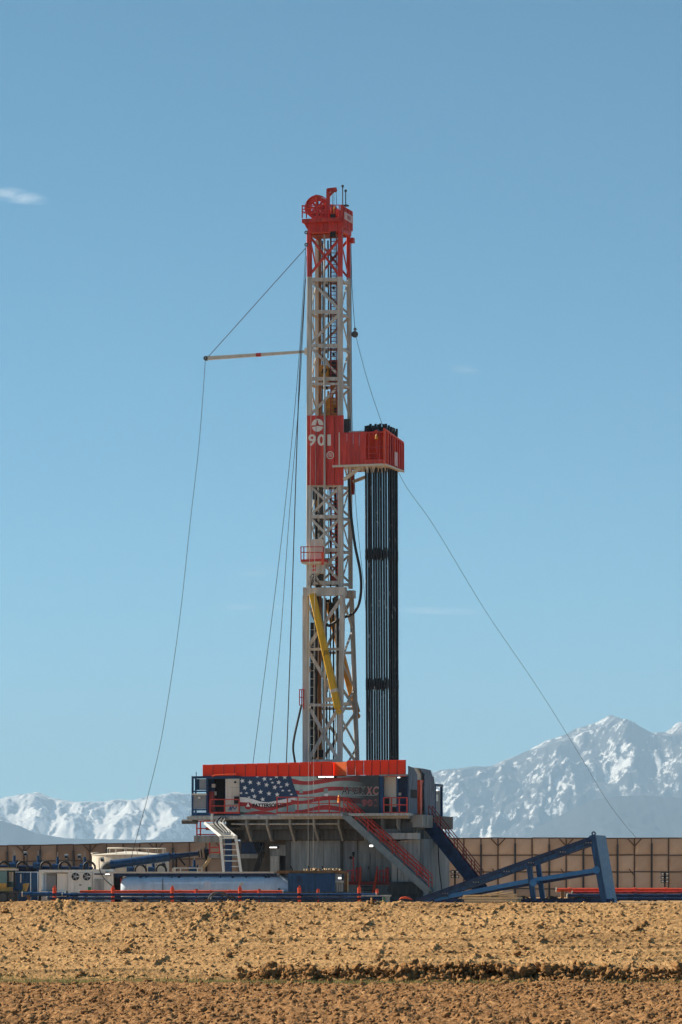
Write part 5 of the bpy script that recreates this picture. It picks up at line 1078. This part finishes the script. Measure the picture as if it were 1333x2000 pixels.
for k, (dx, nm) in enumerate(((0, 'nearer'), (4, 'farther'))):
    wire('coiled_hose', [Q(408 + dx, 1757, YP - .9 - .2 * k), Q(412 + dx, 1749, YP - .9), Q(420 + dx, 1744, YP - .9), Q(432 + dx, 1744, YP - .9), Q(443 + dx, 1750, YP - .9), Q(455 + dx, 1752, YP - .6)], .07, nm + ' grey hose arching over the blue pipelines', 'hose', STEELD, 'world', n=8)
pl_ = wt('pipe_skid', 'grey steel pipe skid at the right end of the front pipelines', 'skid', 745, 1760, YP)
wb('frame', pl_, 706, 765, 1748, 1751, YP - .6, YP + .6, STEELL); wb('body', pl_, 716, 762, 1751.3, 1764, YP - .4, YP + .4, STEELL); wb('valve_box', pl_, 744, 752, 1752, 1762, YP - .5, YP - .41, GREEN); wb('cover', pl_, 722, 735, 1753, 1760, YP - .46, YP - .41, RED)
rk = solo('red_tarp_bundle', MB().tube([Q(780, 1757, 264), Q(784, 1754, 264), Q(792, 1753, 264), Q(800, 1754.5, 264), Q(806, 1757.5, 264)], [.02, .06, .08, .06, .02], 10), ORANGE, 'crumpled red tarp bundle at the foot of the stair', 'bundle', Q(792, 1757, 264), 'world', smooth=True)

# ------------------------------------------------------------------ long horizontal tank with skid box
tk = wt('long_tank', 'long pale blue horizontal tank lying behind the pipelines', 'tank', 400, 1760, 271)
cyl = MB(); yc, rt = 1737.5, 1.0
c0, c1 = Q(237, yc, 271), Q(567, yc, 271)
prof = [(-.0, .55), (.12, .80), (.35, .95), (.7, 1.0)]
cyl.tube([(c0[0] + a, 271, c0[2]) for a, b in prof] + [(c1[0], 271, c1[2])], [b * rt for a, b in prof] + [rt], 36)
part('shell', cyl, TANKB, tk, True)
for x in (300, 362, 425, 490, 530): part('weld_band', MB().ring((Q(x, yc, 271)[0], 271, c0[2]), 'u', rt * .99, rt * 1.012, .05, 36), TANKB, tk)
wb('walkway', tk, 222, 541, 1706, 1711.5, 270.6, 271.4, NAVY); wb('walkway_cover', tk, 212, 535, 1702.5, 1705.6, 270.5, 271.6, CREAM)
for x in (230, 285, 335, 382, 430, 480, 525): wb('walkway_bracket', tk, x, x + 2, 1708, 1716, 270.45, 270.58, NAVY)
for x in (260, 360, 460, 550): wb('saddle', tk, x - 7, x + 7, 1748, 1772, 270.3, 271.7, NAVY)
for x in (275, 350, 455, 520):
    q_ = Q(x, 1712.5, 270.5); part('nozzle', MB().tube([(q_[0], 270.6, q_[2] - .25), (q_[0], 270.5, q_[2] + .12)], .10, 10), NAVY, tk)
part('manway', MB().ring((Q(405, 1728, 270)[0], 270.03, Q(405, 1728, 270)[2]), 'v', 0, .28, .10, 18), TANKB, tk); part('data_plate', wbox(468, 476, 1724, 1729, 270.0, 270.03), CREAM, tk)
part('drain_pipe', MB().tube(curve_pts([Q(545, 1735, 269.9), Q(548, 1744, 269.8), Q(556, 1750, 269.8), Q(560, 1765, 269.8)]), .07, 8), NAVY, tk, True)
for x in (318, 318.8): part('level_gauge', MB().bar(Q(x, 1716, 270.0), Q(x, 1746, 269.95), .03), STEELD, tk)
bxk = wt('blue_skid_box', 'blue steel skid box with debris on its lid', 'skid box', 609, 1760, 270)
wb('body', bxk, 563, 655, 1706, 1741.5, 269.5, 272, BLUE); wb('hatch', bxk, 580, 590, 1711, 1724, 269.44, 269.498, NAVY); wb('lid', bxk, 541, 676, 1700.5, 1705.7, 269.6, 272.6, BROWNP); wb('skid', bxk, 540, 680, 1741.7, 1770, 269.6, 272, STEELD)
r_ = random.Random(3)
for i in range(46):
    x = r_.uniform(595, 668); q_ = Q(x, 1699.6, 270 + r_.uniform(0, 1.5)); s_ = r_.uniform(.05, .16)
    part('debris', MB().tube([q_, (q_[0] + r_.uniform(-.1, .1), q_[1], q_[2] + s_)], [s_ * .9, s_ * .4], 6), WOOD if i % 3 else BROWNP, bxk)
for x in (572, 606, 633): part('lug', MB().bar(Q(x, 1700, 269.8), Q(x - 4, 1691.5, 269.8), .09, .12), INTER, bxk)
gn = wt('pump_unit', 'small grey pump unit with lamp at the end of the blue skid box', 'pump', 665, 1760, 270)
wb('cabinet', gn, 656, 668, 1707, 1722, 269.7, 271.2, STEEL); wb('hood', gn, 655.4, 672, 1720, 1724, 269.55, 271.2, STEELL); wb('body', gn, 657, 671, 1724, 1768, 269.7, 271.2, STEEL); wb('lamp', gn, 661, 667, 1713.5, 1716.6, 269.66, 269.69, LAMP)
for x in (658.5, 663, 667.5): wb('rib', gn, x, x + 1.8, 1726, 1766, 269.63, 269.698, STEELL)
wb('crate', gn, 673, 680.5, 1705, 1742, 270, 271.4, BROWNP); wb('crate_post', gn, 679, 681, 1704.5, 1768, 269.93, 269.998, WOOD)

# ------------------------------------------------------------------ containers on the left
YB = 272.0
bc = wt('blue_container', 'deep blue steel container behind the yellow dozer', 'container', 50, 1760, YB + 1)
wb('body', bc, 22, 74.5, 1704, 1768, YB + 1, YB + 4, BLUE); wb('roof_rail', bc, 22, 75, 1702.5, 1704, YB + .95, YB + 4, TANKB)
for x in (59.5, 73.6): wb('corner_post', bc, x, x + 1.6, 1704.2, 1768, YB + .94, YB + .998, TANKB)
for k in range(10): wb('corrugation', bc, 24 + k * 3.5, 25.6 + k * 3.5, 1706, 1766, YB + .96, YB + .998, BLUE)
wb('door_rod', bc, 40, 42, 1707, 1724, YB + .9, YB + .95, CREAM)
CONTW = mat('container_white_sunlit', (0.84, 0.81, 0.75), 0.5, var=0.08, streak=True)  # raised white: part of the sunlight is put into this colour
wc = wt('white_container', 'white open-sided container frame with grey inner panel', 'container', 105, 1760, YB)
wb('left_post', wc, 76.5, 81, 1700, 1768, YB, YB + .3, CONTW); wb('top_rail', wc, 76.5, 180.5, 1700.5, 1704, YB - .02, YB + .3, CONTW); wb('back_wall', wc, 81, 133, 1704, 1768, YB + 1.0, YB + 1.15, CONTW)
wb('roof', wc, 76.5, 180, 1699, 1700.4, YB - .02, YB + 2.6, CONTW); wb('inner_panel', wc, 92, 110.5, 1708, 1740, YB + .5, YB + .98, GREYP); wb('curtain', wc, 81.5, 86, 1706, 1742, YB + .4, YB + .9, TANKB); wb('curtain', wc, 87, 91.5, 1708, 1742, YB + .5, YB + .9, TANKB); wb('lower_rail', wc, 81, 127, 1741, 1745, YB - .02, YB + .2, CONTW)
wb('side_panel', wc, 112, 133, 1706, 1741, YB + .2, YB + .98, CONTW); wb('bottom', wc, 76.5, 133, 1746, 1768, YB, YB + .99, STEELL)
for k in range(24): wb('roof_lug', wc, 84 + k * 4, 86 + k * 4, 1697.5, 1698.95, YB + .1, YB + .4, STEELD)
ac = wt('cooling_unit', 'white cooling unit with two round dark fans', 'cooling unit', 157, 1760, YB)
wb('body', ac, 133.5, 180, 1704.3, 1768, YB + .02, YB + 2.4, CONTW); wb('door', ac, 134.5, 145.5, 1723, 1746, YB - .03, YB + .018, CONTW); wb('door', ac, 146, 170, 1723, 1746, YB - .03, YB + .018, CONTW); wb('door', ac, 170.5, 179, 1719.5, 1746, YB - .03, YB + .018, CONTW); wb('label_plate', ac, 172.3, 178.3, 1732.5, 1739, YB - .05, YB - .032, GREEN); wb('badge', ac, 155, 160, 1727.5, 1729.5, YB - .05, YB - .032, STEELD); wb('grille', ac, 138, 153, 1743.5, 1768, YB - .05, YB - .032, INTER)
for x in (147.8, 170.0):
    f_ = part('fan', MB().ring((Q(x, 1712, YB)[0], YB - .02, Q(x, 1712, YB)[2]), 'v', .0, .30, .05, 22), INTER, ac); c_ = Q(x, 1712, YB)
    part('fan_rim', MB().ring((c_[0], YB - .04, c_[2]), 'v', .29, .335, .08, 22), CONTW, f_)
    for k in range(5): a = k * 2 * PI / 5; part('blade', MB().bar((c_[0] + .05 * math.cos(a), YB - .055, c_[2] + .05 * math.sin(a)), (c_[0] + .26 * math.cos(a), YB - .055, c_[2] + .26 * math.sin(a)), .09, .015), GREYP if k else ALU, f_)
    part('hub', MB().ring((c_[0], YB - .065, c_[2]), 'v', 0, .07, .03, 10), STEELL, f_)
lk = wt('grey_locker_unit', 'pale grey locker unit with lamp beside the cooling unit', 'locker', 201, 1760, YB)
wb('body', lk, 181, 221.5, 1698, 1768, YB + .1, YB + 2.4, CONTW); wb('door', lk, 184, 193.6, 1716.5, 1766, YB + .04, YB + .098, STEELL); wb('door', lk, 194, 203.6, 1716.5, 1766, YB + .04, YB + .098, STEELL); wb('vent_strip', lk, 185, 203, 1706, 1708.5, YB + .05, YB + .098, NAVY)
wb('lamp_box', lk, 206, 215.5, 1702, 1711, YB - .05, YB + .098, STEEL); wb('lamp', lk, 206.5, 214.5, 1706.5, 1708.4, YB - .08, YB - .052, LAMP); part('cable', MB().tube(curve_pts([Q(194, 1675, YB), Q(195, 1698, YB), Q(203, 1715, YB), Q(220, 1731, YB)]), .03, 5), BLACK, lk)
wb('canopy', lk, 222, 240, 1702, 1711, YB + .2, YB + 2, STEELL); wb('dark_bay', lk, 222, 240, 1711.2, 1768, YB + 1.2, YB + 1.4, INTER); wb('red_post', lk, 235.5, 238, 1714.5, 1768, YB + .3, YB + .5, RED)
# yellow dozer at the left edge
DOZER = mat('dozer_yellow', (0.50, 0.30, 0.08), 0.6)
dz_ = wt('dozer', 'yellow dozer with glazed cab at the left end of the pipelines', 'dozer', 5, 1760, 266)
YD = 265.0
wb('track', dz_, -60, 33, 1742, 1768, YD - .2, YD + .5, BLACK); wb('track', dz_, -60, 30, 1742, 1768, YD + 1.6, YD + 2.2, BLACK)
for k in range(15): wb('track_shoe', dz_, -58 + k * 6, -55 + k * 6, 1740.6, 1742, YD - .22, YD + .5, STEELD)
for k in range(5): part('track_roller', MB().tube([Q(-48 + k * 18, 1753, YD - .3), Q(-48 + k * 18, 1753, YD - .2)], .3, 12), STEELD, dz_)
wb('hull', dz_, -58, 21, 1732.5, 1743, YD + .1, YD + 2.0, DOZER); wb('engine_hood', dz_, -60, -20, 1712, 1732.3, YD + .4, YD + 1.7, DOZER); wb('arm', dz_, 18, 58, 1741, 1744.5, YD - .3, YD - .1, STEELD)
wb('seat_box', dz_, -8, 13, 1725, 1732.4, YD, YD + 1.9, DOZER)
wb('cab_roof', dz_, -24, 32, 1696.5, 1700, YD, YD + 2.0, CREAM); wb('cab_roof', dz_, -20, 28, 1694.8, 1696.4, YD + .2, YD + 1.8, DOZER)
for x in (-22, 14.2, 26.6): wb('cab_pillar', dz_, x, x + 3, 1700, 1733, YD + .05, YD + .2, INTER)
for x in (-22, 27): wb('cab_pillar', dz_, x, x + 3, 1700, 1733, YD + 1.7, YD + 1.9, INTER)
wb('cab_glass', dz_, -19, 14, 1701, 1728, YD + .1, YD + .13, GLASS); wb('cab_back', dz_, -19, 27, 1701, 1733, YD + 1.6, YD + 1.66, GLASS); wb('operator_seat', dz_, 18, 25, 1703, 1722, YD + .6, YD + 1.2, CREAM)
part('blade', MB().prism([(0, 0), (.12, .25), (.10, .55), (.3, .62), (.42, .58), (.3, .25), (.2, 0)], 1.9, lambda x, y, d: (Q(42, 1742, YD)[0] + x, YD + d, Q(42, 1742, YD)[2] + y)), DOZER, dz_)
wb('blade_lift', dz_, 28, 44, 1738.5, 1740.4, YD + .8, YD + 1.0, STEELD)

# tank battery behind: one blue header, tall valves, arched hoses and floodlights
hd = wt('tank_header', 'long blue header pipe on the tanks behind the containers', 'pipe', 100, 1760, 292)
wtube('header', hd, [(-60, 1693, 292), (100, 1696, 292), (182, 1698, 292)], .20, NAVY, 12); wb('tank_top', hd, -70, 182, 1697, 1772, 292.4, 295, NAVY)
for x in (28.5, 75, 113, 166, 258, 300, 380):
    yb = 1690 + (x > 100) * 3 + (x > 200) * 6; yt = yb - 19
    where = {28.5: 'behind the dozer cab', 75: 'behind the white container corner', 113: 'behind the white container roof', 166: 'behind the cooling unit', 258: 'under the thick blue flare pipe', 300: 'under the narrow end of the flare pipe', 380: 'below the flare pipe flanges'}[x]
    t = wt('tank_valve', 'blue upright tank valve ' + where, 'valve', x, 1760, 291, 'blue tank valves')
    part('actuator', MB().bar(Q(x, yb, 291), Q(x, yt, 291), .22, .22, ch=.05), BLUE, t); part('body', MB().bar(Q(x - 10, yb + .5, 291), Q(x + 5, yb + .5, 291), .55, .5, ch=.12), BLUE, t); part('stem', MB().bar(Q(x, yt, 291), Q(x, yt - 10, 291), .07), STEELL, t); part('pipe', MB().bar(Q(x, yb, 291), Q(x, 1770, 291), .3, .3), NAVY, t); part('flange', MB().bar(Q(x + 5, yb - 1, 291), Q(x + 7.5, yb - 1, 291), .75, .5), NAVY, t)
for x, wd, nm in ((8, 20, 'behind the dozer'), (44, 20, 'above the blue container'), (90, 20, 'above the white container frame'), (127, 22, 'above the cooling unit'), (175, 22, 'by the white round tank'), (275, 22, 'behind the tank walkway, nearer the round tank'), (315, 20, 'behind the tank walkway, nearer the flanges')):
    yb = 1700 + (x > 200) * 6; wire('arched_hose', [Q(x - wd / 2, yb, 290.5), Q(x - wd * .42, yb - 12, 290.5), Q(x, yb - 17, 290.5), Q(x + wd * .42, yb - 11, 290.5), Q(x + wd / 2, yb + 2, 290.5), Q(x + wd / 2, 1771, 290.5)], .085, 'black hose arching ' + nm, 'hose', BLACK, 'world', 'arched tank hoses', 7)
for x, y, nm in ((50, 1668, 'above the blue container'), (130, 1673, 'left of the pair above the cooling unit'), (155.5, 1673, 'right of the pair above the cooling unit'), (200, 1679, 'in front of the round tank'), (282, 1685, 'under the flare pipe'), (320, 1687, 'under the flare pipe end')):
    t = wt('floodlight', 'small floodlight on a thin pole ' + nm, 'floodlight', x, 1760, 294, 'floodlights of the tank battery')
    part('pole', MB().bar(Q(x + 3.5, 1770, 294), Q(x + 3.5, y, 294), .07), STEELD, t); part('housing', MB().bar(Q(x - 3.5, y - 1.5, 293.8), Q(x + 3.5, y - 1.5, 293.8), .28, .35, ch=.04), STEELL, t); part('shade', MB().bar(Q(x - 2.8, y + 1, 293.7), Q(x + 2.8, y + 1, 293.7), .14, .3), INTER, t); part('lamp', MB().bar(Q(x - 1.6, y + 3.6, 293.6), Q(x + 1.8, y + 3.6, 293.6), .07, .06), CREAM, t); part('bracket', MB().bar(Q(x + 1.5, y + 1.5, 293.75), Q(x + 1.5, y + 4, 293.75), .05), STEELD, t)
# white round tank
wtk = wt('round_tank', 'white round steel tank with railed top behind the lockers', 'tank', 254, 1760, 312)
cxx = Q(254, 1700, 315); rr_ = (330 - 178) / 2 * 312 / F; ztop = Q(254, 1670, 312)[2]
part('shell', MB().tube([(cxx[0], 316, PAD - .3), (cxx[0], 316, ztop)], rr_, 48), CREAM, wtk, True); part('roof', MB().tube([(cxx[0], 316, ztop), (cxx[0], 316, ztop + .06), (cxx[0], 316, ztop + .35)], [rr_ + .05, rr_ + .05, .4], 48), CREAM, wtk, True)
for k in range(16): a = k * PI / 8 + .1; part('rail_post', MB().bar((cxx[0] + (rr_ - .2) * math.cos(a) * .8 + .5, 316 + (rr_ - .2) * math.sin(a), ztop), (cxx[0] + (rr_ - .2) * math.cos(a) * .8 + .5, 316 + (rr_ - .2) * math.sin(a), ztop + .62), .05), CREAM, wtk)
part('top_rail', MB().tube([(cxx[0] + (rr_ - .2) * math.cos(a) * .8 + .5, 316 + (rr_ - .2) * math.sin(a), ztop + .62) for a in np.linspace(0, 2 * PI, 33)], .04, 5), CREAM, wtk)
part('manway', MB().tube([Q(186, 1668, 313), Q(186, 1665.5, 313), Q(186, 1665, 313)], [.34, .34, .1], 12), CREAM, wtk)
# flare line
fl = wt('flare_pipe', 'thick blue flare pipe rising to the right past the round tank', 'pipe', 300, 1760, 284)
pts = curve_pts([Q(203, 1712, 284), Q(203, 1702, 284), Q(206, 1693.5, 284), Q(215, 1689.5, 284), Q(240, 1685.5, 284)], 6); part('elbow', MB().tube(pts, .31, 14), STEELD, fl, True)
wtube('pipe', fl, [(216, 1689, 284), (332, 1673.5, 284)], .33, BLUE, 14); wtube('reducer', fl, [(330, 1673.8, 284), (338, 1672.8, 284), (388, 1667, 284)], [.33, .20, .17], NAVY, 12)
for x, y, r in ((219, 1688.5, .37), (331, 1673.7, .38), (341, 1672.4, .29), (389, 1667, .30), (394, 1666.4, .36), (401, 1665.5, .44), (406, 1665, .30)): wtube('flange', fl, [(x - 1.2, y + .15, 284), (x + 1.2, y - .15, 284)], r, INTER if x > 380 else BLUE, 16)
wtube('valve', fl, [(402, 1665.4, 284), (411, 1664.3, 284)], .25, NAVY, 12)
for x, y in ((224, 1690), (345, 1674), (404, 1668)): part('stand', MB().bar(Q(x, y, 284.1), Q(x - 1, 1770, 284.1), .12), INTER, fl)
part('strut', MB().bar(Q(350, 1675, 284), Q(362, 1690, 284), .12), INTER, fl)
for k in range(2): wire('return_hose', [Q(410 + k * 4, 1670 + k * 3, 283.5), Q(406 + k * 4, 1680, 283.5), Q(398 + k * 4, 1691, 283.5), Q(391 + k * 3, 1700, 283.5)], .07, ('left' if k == 0 else 'right') + ' of two tan hoses curving down from the flare pipe end', 'hose', WOOD, 'world', n=7)
rkf = wt('pipe_rack', 'pale steel rack on top of the tanks below the flare pipe', 'rack', 366, 1760, 283)
for y in (1694.5, 1702): wb('rail', rkf, 339, 396, y, y + 1.8, 283, 283.2, ALU)
for x in (339, 352, 385, 394): wb('post', rkf, x, x + 2, 1694.5, 1770, 283.02, 283.18, ALU)
wb('deck', rkf, 190, 400, 1704, 1708, 283.3, 286, STEEL); wb('drum', rkf, 336, 344, 1696, 1702, 282.6, 282.95, CREAM)

# ------------------------------------------------------------------ blue tilted frame on the right
bf = thing('ramp_frame', 'tall blue steel ramp frame tilted up beside the stairs', 'frame', P(1010, 1762, -12))
fv, bv = -12.0, -10.2
def fb(nm, a, b, v, w, d, m=BLUE, w1=None): return part(nm, MB().bar(P(*a, v), P(*b, v), w, d, w1=w1), m, bf)
fb('upper_beam', (812, 1760), (1158, 1637), fv, .30, .26, NAVY); fb('upper_beam', (826, 1761), (1158, 1645.5), fv + .02, .32, .22, BLUE)
fb('upper_beam', (838, 1757), (1175, 1640), bv, .45, .26, NAVY)
fb('lower_brace', (850, 1756), (1035, 1720), fv + .05, .30, .22, BLUEL); fb('lower_brace', (1035, 1720), (1166, 1699), fv + .05, .28, .22, BLUEL); fb('lower_brace', (870, 1755), (1180, 1702), bv, .25, .2, NAVY)
fb('post', (1033, 1682), (1043, 1760), fv - .02, .36, .26); fb('post', (1050, 1677), (1061, 1758), bv - .02, .34, .26)
for a, b in (((1038, 1720), None),):
    p = P(1040, 1722, fv); part('cross_tie', MB().bar(p, (p[0], bv, p[2]), .16, .16), BLUEL, bf)
fb('end_leg', (1157.5, 1631), (1181.5, 1764), fv, .42, .3); 
p0, p1, q0, q1 = P(1164, 1631, fv), P(1187, 1764, fv), None, None
dep = 3.1
part('end_plate', MB().add([p0, p1, (p1[0], p1[1] + dep, p1[2]), (p0[0], p0[1] + dep, p0[2]), (p0[0] - .35, p0[1] + .16, p0[2]), (p1[0] - .35, p1[1] + .16, p1[2]), (p1[0] - .35, p1[1] + dep, p1[2]), (p0[0] - .35, p0[1] + dep, p0[2])],
     [(0, 1, 2, 3), (4, 7, 6, 5), (0, 4, 5, 1), (1, 5, 6, 2), (2, 6, 7, 3), (3, 7, 4, 0)]), mat('blue_textured', (.10, .20, .34), .5, var=.25, scale=3, bump=.8, bscale=9), bf)
for (x, y) in ((870, 1742), (930, 1720), (990, 1699), (1038, 1682), (1100, 1661), (1150, 1643)):
    part('gusset', MB().box((lambda p: (p[0] - .28, fv - .17, p[2] - .34))(P(x, y, fv)), (lambda p: (p[0] + .28, fv - .135, p[2] + .12))(P(x, y, fv))), NAVY, bf)
    q_ = P(x, y + 3, fv - .18)
    for k in range(3): part('bolt', MB().tube([(q_[0] - .18 + .18 * k, fv - .20, q_[2]), (q_[0] - .18 + .18 * k, fv - .165, q_[2])], .05, 6), STEEL, bf)
for (x, y) in ((1042, 1724), (1165, 1699)): part('pin_plate', MB().ring(P(x, y, fv - .16), 'v', 0, .26, .05, 14), BLUEL, bf)
part('lifting_eye', MB().ring(P(1160, 1628, fv), 'v', .07, .16, .08, 12), NAVY, bf)
for k in range(5):
    q_ = P(900 + k * 55, 1756, fv - .2); part('tie_hose', MB().tube(curve_pts([q_, (q_[0] + .5, q_[1] - .1, q_[2] + .18), (q_[0] + 1.1, q_[1], q_[2] - .05)]), .05, 6), BLACK, bf, True)
fb('skid', (815, 1762), (1196, 1762), fv + .1, .45, .3, NAVY); fb('skid', (840, 1760), (1200, 1760), bv, .4, .3, NAVY)
for x in (1010, 1073): part('skid_box', pbox(x, x + 12, 1751, 1766, fv + .5, fv + 1.2), INTER, bf)
for i, (a, b, y) in enumerate((((905, 1751), (1010, 1750), 0), ((906, 1749), (985, 1748), 0), ((945, 1749), (983, 1740.5), 0), ((955, 1749.5), (1003, 1742), 0), ((975, 1750), (1010, 1746.5), 0))):
    where = ('bottom plank of the lumber pile', 'second plank lying flat on the lumber pile', 'steepest slanted plank of the lumber pile', 'longest slanted plank of the lumber pile', 'shortest slanted plank of the lumber pile')[i]
    solo('plank', MB().bar(P(*a, -13.2 - .25 * i), P(*b, -13.2 - .25 * i), .07, .24), WOOD, 'pale ' + where + ' by the blue frame', 'plank', P(*a, -13.2 - .25 * i), group='lumber pile planks')
lm_ = thing('lumber_stack', 'flat stack of dunnage boards under the loose planks', 'lumber', P(960, 1766, -13.4))
for i in range(3): part('board', pbox(903 + i * 4, 1012 - i * 3, 1752.2 + i * 5, 1756.5 + i * 5, -14.2, -12.9), WOOD if i < 2 else BROWNP, lm_)
for (x, y0, y1, Yd, nm) in ((889, 1700, 1718, 292, 'under the navy stair'), (1299, 1704, 1726, 330, 'in front of the tan sound wall')):
    t = wt('floodlight_cluster', 'cluster of white floodlights ' + nm, 'floodlight', x, 1760, Yd, 'floodlight clusters')
    part('mast', MB().bar(Q(x, 1775, Yd), Q(x, y0, Yd), .14), INTER, t)
    for k in range(2 if x < 1000 else 3):
        y = y0 + 2 + k * (y1 - y0) / (2 if x < 1000 else 3)
        for s in (-1, 1):
            h = part('housing', MB().bar(Q(x + s * 1.5, y, Yd - .2), Q(x + s * 8, y + 1, Yd - .2), .26, .3), INTER, t); part('lamp', MB().bar(Q(x + s * 2.5, y + .5, Yd - .37), Q(x + s * 6.5, y + 1, Yd - .37), .14, .03), ALU, h)
wire('ground_cable', [P(856, 1640, -1), P(858, 1690, -1.2), P(863, 1735, -1.4), P(865, 1762, -1.5)], .04, 'black cable hanging beside the navy stair against the tan wall', m=BLACK)
